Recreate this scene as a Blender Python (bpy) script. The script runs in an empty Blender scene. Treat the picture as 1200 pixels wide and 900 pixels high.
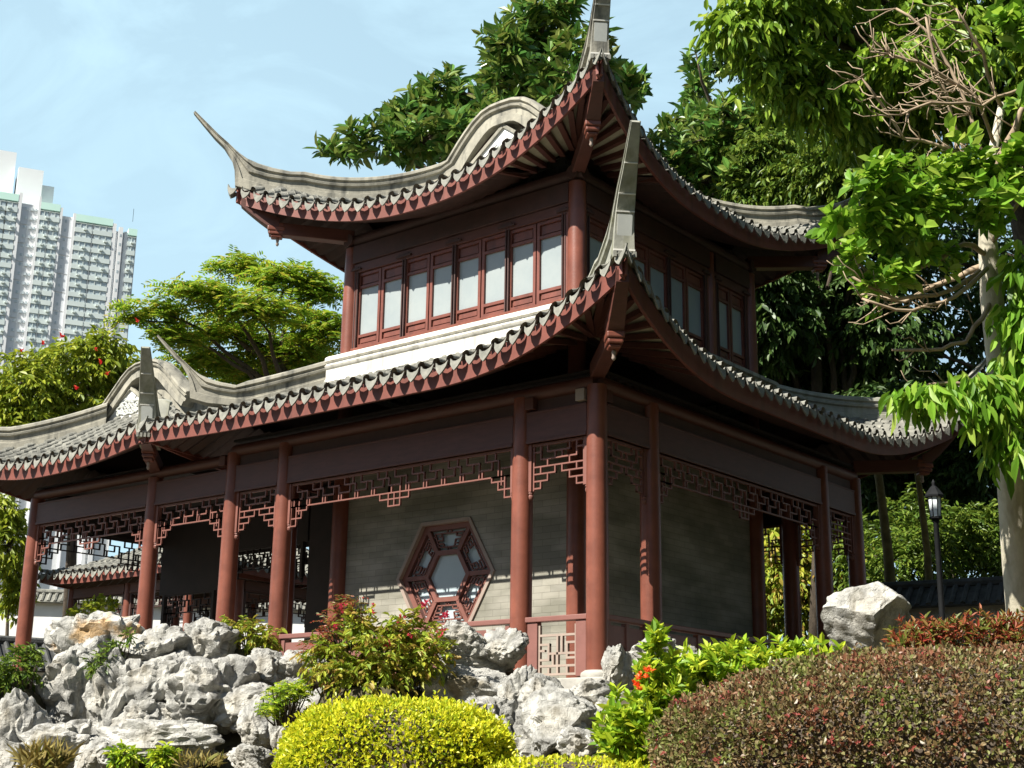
import bpy, math, random
import numpy as np
from mathutils import Vector, Matrix, noise as mnoise

SC = bpy.context.scene
COL = SC.collection
R_ = math.radians
rnd = random.Random(7)
nr = np.random.RandomState(11)

# ------------------------------------------------------------------ camera
CAM = np.array([10.668, -14.975, -1.1007])
YAW, PITCH, ROLL, FPX = 0.6818, 0.2672, 0.0146, 1642.41
_f = np.array([-math.sin(YAW) * math.cos(PITCH), math.cos(YAW) * math.cos(PITCH), math.sin(PITCH)])
_r0 = np.array([math.cos(YAW), math.sin(YAW), 0.0]); _u0 = np.cross(_r0, _f)
_r = math.cos(ROLL) * _r0 + math.sin(ROLL) * _u0
_u = -math.sin(ROLL) * _r0 + math.cos(ROLL) * _u0
cd = bpy.data.cameras.new('camera'); cam = bpy.data.objects.new('camera', cd); COL.objects.link(cam)
cd.sensor_width = 36.0; cd.lens = FPX / 1200 * 36; cd.clip_start = 0.1; cd.clip_end = 3000
cam.matrix_world = Matrix(((_r[0], _u[0], -_f[0], CAM[0]), (_r[1], _u[1], -_f[1], CAM[1]), (_r[2], _u[2], -_f[2], CAM[2]), (0, 0, 0, 1)))
SC.camera = cam

def at(px, py, depth):
    """point seen at photo pixel (1200 x 900) at a distance along the view axis"""
    v = (px - 600) / FPX * _r - (py - 450) / FPX * _u + _f
    return CAM + depth * v

# ------------------------------------------------------------------ world, sun, exposure
SUN_EL = R_(43.5); SUN_AZ = math.atan2(-0.21, -0.978)      # azimuth measured from +Y towards +X
w = bpy.data.worlds.new('World'); SC.world = w; w.use_nodes = True
nt = w.node_tree; nt.nodes.clear()
out = nt.nodes.new('ShaderNodeOutputWorld'); bg = nt.nodes.new('ShaderNodeBackground')
sky = nt.nodes.new('ShaderNodeTexSky'); sky.sky_type = 'NISHITA'; sky.sun_disc = False
sky.sun_elevation = SUN_EL; sky.sun_rotation = SUN_AZ; sky.altitude = 20; sky.air_density = 1.0; sky.dust_density = 0.5; sky.ozone_density = 1.0
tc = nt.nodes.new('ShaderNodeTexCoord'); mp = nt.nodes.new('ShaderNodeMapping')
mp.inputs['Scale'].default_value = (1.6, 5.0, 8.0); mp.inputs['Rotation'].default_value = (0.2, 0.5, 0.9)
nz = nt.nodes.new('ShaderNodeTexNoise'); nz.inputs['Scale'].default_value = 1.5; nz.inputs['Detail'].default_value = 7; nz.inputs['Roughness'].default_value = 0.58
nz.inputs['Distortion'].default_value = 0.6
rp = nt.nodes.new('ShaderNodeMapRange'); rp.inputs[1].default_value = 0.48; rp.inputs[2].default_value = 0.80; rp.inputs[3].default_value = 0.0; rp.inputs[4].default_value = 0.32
# high veil, brightened only on the viewed side, kept faint elsewhere to cut fill
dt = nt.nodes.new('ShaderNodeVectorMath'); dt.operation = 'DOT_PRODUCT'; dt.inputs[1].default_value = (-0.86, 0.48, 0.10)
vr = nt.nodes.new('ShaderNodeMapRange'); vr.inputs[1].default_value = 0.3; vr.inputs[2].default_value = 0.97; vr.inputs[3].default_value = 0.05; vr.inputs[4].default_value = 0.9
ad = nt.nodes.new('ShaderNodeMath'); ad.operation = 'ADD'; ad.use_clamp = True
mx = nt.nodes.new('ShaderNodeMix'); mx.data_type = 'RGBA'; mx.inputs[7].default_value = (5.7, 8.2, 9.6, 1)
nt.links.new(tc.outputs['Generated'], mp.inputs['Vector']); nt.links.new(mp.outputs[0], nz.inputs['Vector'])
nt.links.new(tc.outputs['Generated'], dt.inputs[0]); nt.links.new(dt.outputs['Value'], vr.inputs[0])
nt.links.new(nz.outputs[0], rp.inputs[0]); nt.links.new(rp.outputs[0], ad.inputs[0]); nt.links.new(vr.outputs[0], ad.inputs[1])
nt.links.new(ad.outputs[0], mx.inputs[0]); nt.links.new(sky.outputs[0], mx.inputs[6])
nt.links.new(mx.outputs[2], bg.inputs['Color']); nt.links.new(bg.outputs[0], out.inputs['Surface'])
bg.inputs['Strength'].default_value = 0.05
sd = bpy.data.lights.new('sun', 'SUN'); sun = bpy.data.objects.new('sun', sd); COL.objects.link(sun)
sd.energy = 5.0; sd.angle = R_(0.5); sd.color = (1.0, 0.95, 0.86)
SDIR = Vector((math.sin(SUN_AZ) * math.cos(SUN_EL), math.cos(SUN_AZ) * math.cos(SUN_EL), math.sin(SUN_EL)))
sun.rotation_euler = SDIR.to_track_quat('Z', 'Y').to_euler(); sun.location = (0, -20, 30)
SC.view_settings.view_transform = 'Standard'; SC.view_settings.look = 'None'
SC.view_settings.exposure = 1.15; SC.view_settings.gamma = 1.0; SC.view_settings.use_curve_mapping = False
SC.cycles.max_bounces = 8; SC.cycles.transparent_max_bounces = 8; SC.cycles.diffuse_bounces = 4

# ------------------------------------------------------------------ materials
def lin(r, g, b):
    f = lambda c: (c / 255 / 12.92) if c / 255 <= 0.04045 else ((c / 255 + 0.055) / 1.055) ** 2.4
    return (f(r), f(g), f(b))

def _base(name):
    m = bpy.data.materials.new(name); m.use_nodes = True
    n = m.node_tree.nodes; p = n['Principled BSDF']; return m, m.node_tree, n, p

def mat(name, c1, c2=None, rough=0.6, scale=3.0, bump=0.0, bscale=25.0, detail=6, spec=0.4, stretch=(1, 1, 1), lo=0.35, hi=0.65, streak=None):
    m, t, n, p = _base(name)
    p.inputs['Roughness'].default_value = rough; p.inputs['Specular IOR Level'].default_value = spec
    co = n.new('ShaderNodeTexCoord'); mpp = n.new('ShaderNodeMapping'); mpp.inputs['Scale'].default_value = stretch
    t.links.new(co.outputs['Object'], mpp.inputs['Vector'])
    if c2 is None: p.inputs['Base Color'].default_value = (*c1, 1)
    else:
        nz = n.new('ShaderNodeTexNoise'); nz.inputs['Scale'].default_value = scale; nz.inputs['Detail'].default_value = detail; nz.inputs['Roughness'].default_value = 0.65
        r = n.new('ShaderNodeValToRGB'); r.color_ramp.elements[0].position = lo; r.color_ramp.elements[1].position = hi
        r.color_ramp.elements[0].color = (*c1, 1); r.color_ramp.elements[1].color = (*c2, 1)
        t.links.new(mpp.outputs[0], nz.inputs['Vector']); t.links.new(nz.outputs[0], r.inputs[0])
        last = r.outputs[0]
        if streak:
            m2 = n.new('ShaderNodeMapping'); m2.inputs['Scale'].default_value = (7, 7, 0.7)
            n2 = n.new('ShaderNodeTexNoise'); n2.inputs['Scale'].default_value = 1.0; n2.inputs['Detail'].default_value = 5
            r2 = n.new('ShaderNodeValToRGB'); r2.color_ramp.elements[0].position = 0.5; r2.color_ramp.elements[1].position = 0.72
            mm = n.new('ShaderNodeMix'); mm.data_type = 'RGBA'; mm.inputs[7].default_value = (*streak, 1)
            t.links.new(co.outputs['Object'], m2.inputs[0]); t.links.new(m2.outputs[0], n2.inputs['Vector']); t.links.new(n2.outputs[0], r2.inputs[0])
            t.links.new(r2.outputs[0], mm.inputs[0]); t.links.new(last, mm.inputs[6]); last = mm.outputs[2]
        t.links.new(last, p.inputs['Base Color'])
    if bump:
        nb = n.new('ShaderNodeTexNoise'); nb.inputs['Scale'].default_value = bscale; nb.inputs['Detail'].default_value = 6
        b = n.new('ShaderNodeBump'); b.inputs['Strength'].default_value = bump; b.inputs['Distance'].default_value = 0.03
        t.links.new(mpp.outputs[0], nb.inputs['Vector']); t.links.new(nb.outputs[0], b.inputs['Height']); t.links.new(b.outputs[0], p.inputs['Normal'])
    return m

def leafmat(name, cols, rough=0.5, trans=0.3, spec=0.3):
    m, t, n, p = _base(name)
    g = n.new('ShaderNodeNewGeometry'); r = n.new('ShaderNodeValToRGB')
    e = r.color_ramp.elements
    while len(e) < len(cols): e.new(0.5)
    for i, c in enumerate(cols):
        e[i].position = i / max(1, len(cols) - 1); e[i].color = (*c, 1)
    t.links.new(g.outputs['Random Per Island'], r.inputs[0])
    p.inputs['Roughness'].default_value = rough; p.inputs['Specular IOR Level'].default_value = spec
    t.links.new(r.outputs[0], p.inputs['Base Color'])
    tr = n.new('ShaderNodeBsdfTranslucent'); hs = n.new('ShaderNodeHueSaturation'); hs.inputs['Value'].default_value = 1.5; hs.inputs['Hue'].default_value = 0.485
    t.links.new(r.outputs[0], hs.inputs['Color']); t.links.new(hs.outputs[0], tr.inputs['Color'])
    mx = n.new('ShaderNodeMixShader'); mx.inputs[0].default_value = trans
    t.links.new(p.outputs[0], mx.inputs[1]); t.links.new(tr.outputs[0], mx.inputs[2]); t.links.new(mx.outputs[0], n['Material Output'].inputs['Surface'])
    return m

def brickmat(name):
    m, t, n, p = _base(name)
    co = n.new('ShaderNodeTexCoord'); sx = n.new('ShaderNodeSeparateXYZ'); add = n.new('ShaderNodeMath'); cb = n.new('ShaderNodeCombineXYZ')
    t.links.new(co.outputs['Object'], sx.inputs[0]); t.links.new(sx.outputs[0], add.inputs[0]); t.links.new(sx.outputs[1], add.inputs[1])
    t.links.new(add.outputs[0], cb.inputs[0]); t.links.new(sx.outputs[2], cb.inputs[1])
    b = n.new('ShaderNodeTexBrick'); b.inputs['Scale'].default_value = 1.0; b.inputs['Brick Width'].default_value = 0.31; b.inputs['Row Height'].default_value = 0.098
    b.inputs['Mortar Size'].default_value = 0.004; b.inputs['Mortar Smooth'].default_value = 0.2; b.inputs['Bias'].default_value = -0.25
    b.inputs['Color1'].default_value = (0.315, 0.298, 0.25, 1); b.inputs['Color2'].default_value = (0.255, 0.243, 0.208, 1); b.inputs['Mortar'].default_value = (0.20, 0.187, 0.155, 1)
    t.links.new(cb.outputs[0], b.inputs['Vector'])
    nz = n.new('ShaderNodeTexNoise'); nz.inputs['Scale'].default_value = 1.1; nz.inputs['Detail'].default_value = 7
    mpp = n.new('ShaderNodeMapping'); mpp.inputs['Scale'].default_value = (0.7, 0.7, 2.0)
    t.links.new(co.outputs['Object'], mpp.inputs[0]); t.links.new(mpp.outputs[0], nz.inputs['Vector'])
    r = n.new('ShaderNodeValToRGB'); r.color_ramp.elements[0].position = 0.4; r.color_ramp.elements[0].color = (0.55, 0.56, 0.52, 1); r.color_ramp.elements[1].position = 0.62
    t.links.new(nz.outputs[0], r.inputs[0])
    mm = n.new('ShaderNodeMix'); mm.data_type = 'RGBA'; mm.blend_type = 'MULTIPLY'; mm.inputs[0].default_value = 1
    t.links.new(b.outputs[0], mm.inputs[6]); t.links.new(r.outputs[0], mm.inputs[7]); t.links.new(mm.outputs[2], p.inputs['Base Color'])
    p.inputs['Roughness'].default_value = 0.85
    bp = n.new('ShaderNodeBump'); bp.inputs['Strength'].default_value = 0.35; bp.inputs['Distance'].default_value = 0.01; bp.invert = True
    t.links.new(b.outputs[1], bp.inputs['Height']); t.links.new(bp.outputs[0], p.inputs['Normal'])
    return m

def rockmat(name, stain=None):
    m, t, n, p = _base(name)
    co = n.new('ShaderNodeTexCoord')
    nz = n.new('ShaderNodeTexNoise'); nz.inputs['Scale'].default_value = 2.2; nz.inputs['Detail'].default_value = 9; nz.inputs['Roughness'].default_value = 0.7; nz.inputs['Distortion'].default_value = 0.8
    r = n.new('ShaderNodeValToRGB'); e = r.color_ramp.elements
    e[0].position = 0.30; e[0].color = (0.085, 0.083, 0.078, 1); e[1].position = 0.62; e[1].color = (0.53, 0.52, 0.475, 1)
    k = e.new(0.46); k.color = (0.33, 0.325, 0.30, 1)
    t.links.new(co.outputs['Object'], nz.inputs['Vector']); t.links.new(nz.outputs[0], r.inputs[0])
    # dark vertical weathering streaks
    m2 = n.new('ShaderNodeMapping'); m2.inputs['Scale'].default_value = (5, 5, 1.2); n2 = n.new('ShaderNodeTexNoise'); n2.inputs['Scale'].default_value = 1.6; n2.inputs['Detail'].default_value = 7
    r2 = n.new('ShaderNodeValToRGB'); r2.color_ramp.elements[0].position = 0.53; r2.color_ramp.elements[1].position = 0.70; r2.color_ramp.elements[1].color = (0.75, 0.75, 0.75, 1)
    mm = n.new('ShaderNodeMix'); mm.data_type = 'RGBA'; mm.inputs[7].default_value = (*(stain or (0.13, 0.125, 0.105)), 1)
    t.links.new(co.outputs['Object'], m2.inputs[0]); t.links.new(m2.outputs[0], n2.inputs['Vector']); t.links.new(n2.outputs[0], r2.inputs[0])
    t.links.new(r2.outputs[0], mm.inputs[0]); t.links.new(r.outputs[0], mm.inputs[6]); t.links.new(mm.outputs[2], p.inputs['Base Color'])
    if stain: r2.color_ramp.elements[0].position = 0.54; r2.color_ramp.elements[1].position = 0.62; m2.inputs['Scale'].default_value = (1.2, 1.2, 1.2)
    n3 = n.new('ShaderNodeTexNoise'); n3.inputs['Scale'].default_value = 1.3; n3.inputs['Detail'].default_value = 5; r3 = n.new('ShaderNodeValToRGB'); r3.color_ramp.elements[0].position = 0.55; r3.color_ramp.elements[1].position = 0.72; r3.color_ramp.elements[1].color = (0.38, 0.38, 0.38, 1)
    m3 = n.new('ShaderNodeMix'); m3.data_type = 'RGBA'; m3.inputs[7].default_value = (0.27, 0.215, 0.125, 1); t.links.new(co.outputs['Object'], n3.inputs['Vector']); t.links.new(n3.outputs[0], r3.inputs[0])
    t.links.new(r3.outputs[0], m3.inputs[0]); t.links.new(mm.outputs[2], m3.inputs[6]); t.links.new(m3.outputs[2], p.inputs['Base Color'])
    p.inputs['Roughness'].default_value = 0.9; p.inputs['Specular IOR Level'].default_value = 0.2
    vb = n.new('ShaderNodeTexVoronoi'); vb.feature = 'DISTANCE_TO_EDGE'; vb.inputs['Scale'].default_value = 3.2
    nd = n.new('ShaderNodeTexNoise'); nd.inputs['Scale'].default_value = 3; nd.inputs['Detail'].default_value = 4
    ad = n.new('ShaderNodeMix'); ad.data_type = 'RGBA'; ad.blend_type = 'ADD'; ad.inputs[0].default_value = 0.7
    t.links.new(co.outputs['Object'], nd.inputs['Vector'])
    t.links.new(co.outputs['Object'], ad.inputs[6]); t.links.new(nd.outputs['Color'], ad.inputs[7]); t.links.new(ad.outputs[2], vb.inputs['Vector'])
    rv = n.new('ShaderNodeValToRGB'); rv.color_ramp.elements[1].position = 0.06
    t.links.new(vb.outputs[0], rv.inputs[0])
    nb = n.new('ShaderNodeTexNoise'); nb.inputs['Scale'].default_value = 9; nb.inputs['Detail'].default_value = 9; nb.inputs['Roughness'].default_value = 0.7
    t.links.new(co.outputs['Object'], nb.inputs['Vector'])
    b1 = n.new('ShaderNodeBump'); b1.inputs['Strength'].default_value = 0.35; b1.inputs['Distance'].default_value = 0.05
    b2 = n.new('ShaderNodeBump'); b2.inputs['Strength'].default_value = 0.75; b2.inputs['Distance'].default_value = 0.07
    t.links.new(rv.outputs[0], b1.inputs['Height']); t.links.new(nb.outputs[0], b2.inputs['Height']); t.links.new(b1.outputs[0], b2.inputs['Normal']); t.links.new(b2.outputs[0], p.inputs['Normal'])
    return m

M = {}
M['red'] = mat('red_lacquer', (0.128, 0.041, 0.026), (0.205, 0.066, 0.041), rough=0.38, scale=2.5, bump=0.06, bscale=40, streak=(0.155, 0.050, 0.031))
M['frame'] = mat('window_frame_red', (0.135, 0.043, 0.029), (0.175, 0.056, 0.038), rough=0.42, scale=5, bump=0.05, streak=(0.10, 0.034, 0.024))
M['wood'] = mat('brown_red_wood', (0.076, 0.027, 0.019), (0.104, 0.036, 0.026), rough=0.5, scale=4, bump=0.08, bscale=30, stretch=(1, 1, 5))
M['fascia'] = mat('fascia_paint', (0.135, 0.041, 0.029), (0.172, 0.052, 0.037), rough=0.55, scale=3, bump=0.05, streak=(0.11, 0.036, 0.027))
M['inner'] = mat('shade_toned_timber', (0.012, 0.008, 0.007), (0.02, 0.012, 0.01), rough=0.8, scale=4)  # near-black copy of the timber: interior shade put into its colour
M['dark'] = mat('dark_timber', (0.045, 0.022, 0.018), (0.065, 0.028, 0.023), rough=0.65, scale=4, bump=0.1)
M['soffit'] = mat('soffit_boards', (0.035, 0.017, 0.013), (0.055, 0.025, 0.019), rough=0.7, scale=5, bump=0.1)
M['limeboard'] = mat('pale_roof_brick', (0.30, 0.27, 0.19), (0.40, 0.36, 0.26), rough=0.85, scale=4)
M['tile'] = mat('grey_roof_tile', (0.085, 0.085, 0.075), (0.27, 0.265, 0.225), rough=0.85, scale=5, bump=0.5, bscale=30, detail=10, lo=0.32, hi=0.68)
M['drip'] = mat('cement_grey_drip_tile', (0.13, 0.13, 0.112), (0.235, 0.23, 0.195), rough=0.85, scale=6, bump=0.2)
M['tiledark'] = mat('dark_roof_tile', (0.04, 0.042, 0.042), (0.08, 0.082, 0.078), rough=0.8, scale=6, bump=0.3)
M['ridge'] = mat('weathered_ridge_plaster', (0.205, 0.195, 0.16), (0.345, 0.325, 0.26), rough=0.9, scale=2.6, bump=0.2, bscale=20, streak=(0.075, 0.075, 0.065))
M['ridgewhite'] = mat('fresh_white_plaster', (0.50, 0.48, 0.42), (0.63, 0.61, 0.55), rough=0.85, scale=1.8, bump=0.08, streak=(0.33, 0.315, 0.27))
M['white'] = mat('white_plaster', (0.74, 0.73, 0.70), (0.82, 0.81, 0.78), rough=0.85, scale=2)
M['fin'] = mat('fin_grey_plaster', (0.235, 0.235, 0.20), (0.36, 0.355, 0.29), rough=0.85, scale=3, bump=0.12, streak=(0.18, 0.18, 0.12))
M['finpanel'] = mat('fin_panel_plaster', (0.42, 0.43, 0.40), (0.50, 0.51, 0.47), rough=0.8, scale=3)
M['joint'] = mat('mortar_joint_white', (0.62, 0.60, 0.54))
M['brick'] = brickmat('grey_brick_wall')
M['pane'] = mat('frosted_white_pane', (0.25, 0.285, 0.29), (0.29, 0.32, 0.315), rough=0.22, scale=1.5, spec=0.5)
M['mirrorpane'] = mat('blue_grey_pane', (0.36, 0.43, 0.45), (0.40, 0.47, 0.49), rough=0.15, scale=1.2, spec=0.5)
M['lattice'] = mat('lattice_wood', (0.15, 0.060, 0.045), (0.19, 0.075, 0.057), rough=0.5, scale=4)
M['railgrey'] = mat('rail_lattice_grey', (0.26, 0.20, 0.165), (0.31, 0.245, 0.20), rough=0.55, scale=4)
M['railwood'] = mat('rail_wood', (0.17, 0.075, 0.062), (0.20, 0.088, 0.072), rough=0.45, scale=4, bump=0.06)
M['stone'] = mat('paving_stone', (0.30, 0.29, 0.26), (0.40, 0.385, 0.34), rough=0.85, scale=4, bump=0.2)
M['soil'] = mat('soil_and_litter', (0.045, 0.035, 0.022), (0.085, 0.075, 0.035), rough=0.95, scale=6, bump=0.6, bscale=12)
M['rock'] = rockmat('limestone_rock'); M['rockorange'] = rockmat('limestone_rock_orange', (0.42, 0.24, 0.075)); M['rockmoss'] = rockmat('limestone_rock_moss', (0.085, 0.062, 0.018))
M['bark'] = mat('brown_bark', (0.05, 0.038, 0.028), (0.11, 0.085, 0.06), rough=0.9, scale=6, bump=0.5, stretch=(3, 3, 0.8))
M['palebark'] = mat('pale_bark', (0.40, 0.37, 0.28), (0.54, 0.50, 0.40), rough=0.85, scale=5, bump=0.3, bscale=14, stretch=(1.5, 1.5, 1), streak=(0.22, 0.20, 0.14))
M['twig'] = mat('pale_twig', (0.26, 0.19, 0.125), (0.36, 0.275, 0.185), rough=0.8, scale=9)
M['olivebark'] = mat('olive_bark', (0.10, 0.085, 0.03), (0.19, 0.155, 0.06), rough=0.85, scale=6, bump=0.2)
M['metal'] = mat('black_painted_metal', (0.010, 0.011, 0.012), (0.016, 0.017, 0.018), rough=0.6, scale=5, spec=0.12)
M['lampglass'] = mat('lamp_frosted_glass', (0.62, 0.68, 0.70), (0.70, 0.74, 0.75), rough=0.3, scale=2)
M['concrete'] = mat('tower_painted_concrete', (0.70, 0.71, 0.71), (0.76, 0.77, 0.77), rough=0.8, scale=0.05)
M['towerpanel'] = mat('tower_grey_recess', (0.55, 0.58, 0.61), (0.61, 0.64, 0.66), rough=0.8, scale=0.1)
M['mint'] = mat('tower_mint_parapet', (0.55, 0.80, 0.70), (0.60, 0.84, 0.74), rough=0.7, scale=0.1)
M['sill'] = mat('tower_pale_green_wall', (0.55, 0.62, 0.60), (0.62, 0.69, 0.66), rough=0.7, scale=0.1)
M['window'] = mat('tower_window_glass', (0.36, 0.43, 0.46), (0.54, 0.60, 0.61), rough=0.2, scale=0.35, lo=0.4, hi=0.6)  # glass lightened to hold the sky reflection in its colour
M['redflower'] = leafmat('red_petals', [(0.42, 0.02, 0.03), (0.55, 0.06, 0.10), (0.5, 0.03, 0.05)], rough=0.5)
M['scarlet'] = leafmat('scarlet_petals', [(0.5, 0.03, 0.012), (0.6, 0.06, 0.02)], rough=0.5)
M['orangeflower'] = leafmat('orange_petals', [(0.75, 0.13, 0.02), (0.8, 0.2, 0.04)], rough=0.5)
G = lambda *c: [tuple(x) for x in c]
M['lf_rubber'] = leafmat('rubber_leaf', G((0.04, 0.11, 0.02), (0.065, 0.16, 0.028), (0.10, 0.21, 0.035), (0.15, 0.23, 0.04), (0.18, 0.24, 0.05), (0.17, 0.19, 0.045)), rough=0.3, trans=0.22)
M['lf_top'] = leafmat('hanging_leaf', G((0.06, 0.13, 0.012), (0.12, 0.22, 0.018), (0.20, 0.32, 0.028), (0.32, 0.41, 0.06)), rough=0.4, trans=0.35)
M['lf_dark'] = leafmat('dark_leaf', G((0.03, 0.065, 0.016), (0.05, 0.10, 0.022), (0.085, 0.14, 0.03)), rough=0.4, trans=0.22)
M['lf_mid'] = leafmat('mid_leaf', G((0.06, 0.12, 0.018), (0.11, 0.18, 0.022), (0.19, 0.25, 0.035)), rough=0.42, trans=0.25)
M['lf_flame'] = leafmat('feathery_leaflet', G((0.10, 0.21, 0.016), (0.16, 0.29, 0.022), (0.24, 0.34, 0.028), (0.34, 0.29, 0.035)), rough=0.5, trans=0.5)
M['lf_tulip'] = leafmat('yellow_green_leaf', G((0.12, 0.18, 0.015), (0.22, 0.28, 0.02), (0.34, 0.37, 0.035)), rough=0.45, trans=0.3)
M['lf_palm'] = leafmat('bright_lobed_leaf', G((0.07, 0.16, 0.015), (0.12, 0.26, 0.02), (0.18, 0.36, 0.03), (0.25, 0.40, 0.045), (0.33, 0.43, 0.08)), rough=0.45, trans=0.42, spec=0.3)
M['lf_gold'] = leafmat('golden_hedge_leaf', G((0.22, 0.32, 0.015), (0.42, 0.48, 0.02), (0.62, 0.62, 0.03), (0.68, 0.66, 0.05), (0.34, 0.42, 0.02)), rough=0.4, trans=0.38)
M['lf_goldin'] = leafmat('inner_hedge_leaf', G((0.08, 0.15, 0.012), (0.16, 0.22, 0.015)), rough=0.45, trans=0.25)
M['lf_brown'] = leafmat('bronze_hedge_leaf', G((0.075, 0.075, 0.025), (0.15, 0.115, 0.045), (0.20, 0.13, 0.06), (0.29, 0.23, 0.13), (0.15, 0.17, 0.05), (0.16, 0.085, 0.045), (0.22, 0.18, 0.08)), rough=0.36, trans=0.25)
M['lf_olive'] = leafmat('olive_hedge_leaf', G((0.09, 0.11, 0.025), (0.16, 0.19, 0.04), (0.24, 0.24, 0.08), (0.13, 0.15, 0.04)), rough=0.38, trans=0.25)
M['lf_rust'] = leafmat('rust_hedge_leaf', G((0.15, 0.065, 0.035), (0.23, 0.11, 0.055), (0.20, 0.08, 0.045), (0.28, 0.18, 0.09)), rough=0.38, trans=0.25)
M['lf_crimson'] = leafmat('crimson_leaf', G((0.20, 0.05, 0.035), (0.27, 0.06, 0.05), (0.17, 0.07, 0.04)), rough=0.4, trans=0.3)
M['lf_nandina'] = leafmat('red_green_leaf', G((0.28, 0.045, 0.03), (0.32, 0.09, 0.04), (0.16, 0.15, 0.03), (0.12, 0.17, 0.03), (0.34, 0.07, 0.045)), rough=0.4, trans=0.3)
M['lf_bush'] = leafmat('bright_bush_leaf', G((0.10, 0.21, 0.015), (0.21, 0.35, 0.02), (0.36, 0.47, 0.03), (0.50, 0.54, 0.05)), rough=0.38, trans=0.32)
M['lf_flow'] = leafmat('flower_bush_leaf', G((0.12, 0.20, 0.02), (0.24, 0.32, 0.03), (0.38, 0.41, 0.045), (0.33, 0.22, 0.05), (0.20, 0.30, 0.03)), rough=0.45, trans=0.3)
M['lf_dry'] = leafmat('dry_grass', G((0.24, 0.20, 0.06), (0.34, 0.27, 0.09), (0.18, 0.20, 0.04)), rough=0.6, trans=0.3)

# ------------------------------------------------------------------ objects
def thing(name, label, cat, loc=(0, 0, 0), group=None):
    o = bpy.data.objects.new(name, None); COL.objects.link(o); o.location = loc; o.empty_display_size = 0.3
    return tag(o, label, cat, group)
def tag(o, label=None, cat=None, group=None, kind=None):
    if label: o['label'] = label
    if cat: o['category'] = cat
    if group: o['group'] = group
    if kind: o['kind'] = kind
    return o
def origin_of(o):
    v = Vector((0, 0, 0))
    while o is not None: v += o.location; o = o.parent
    return v

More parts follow.
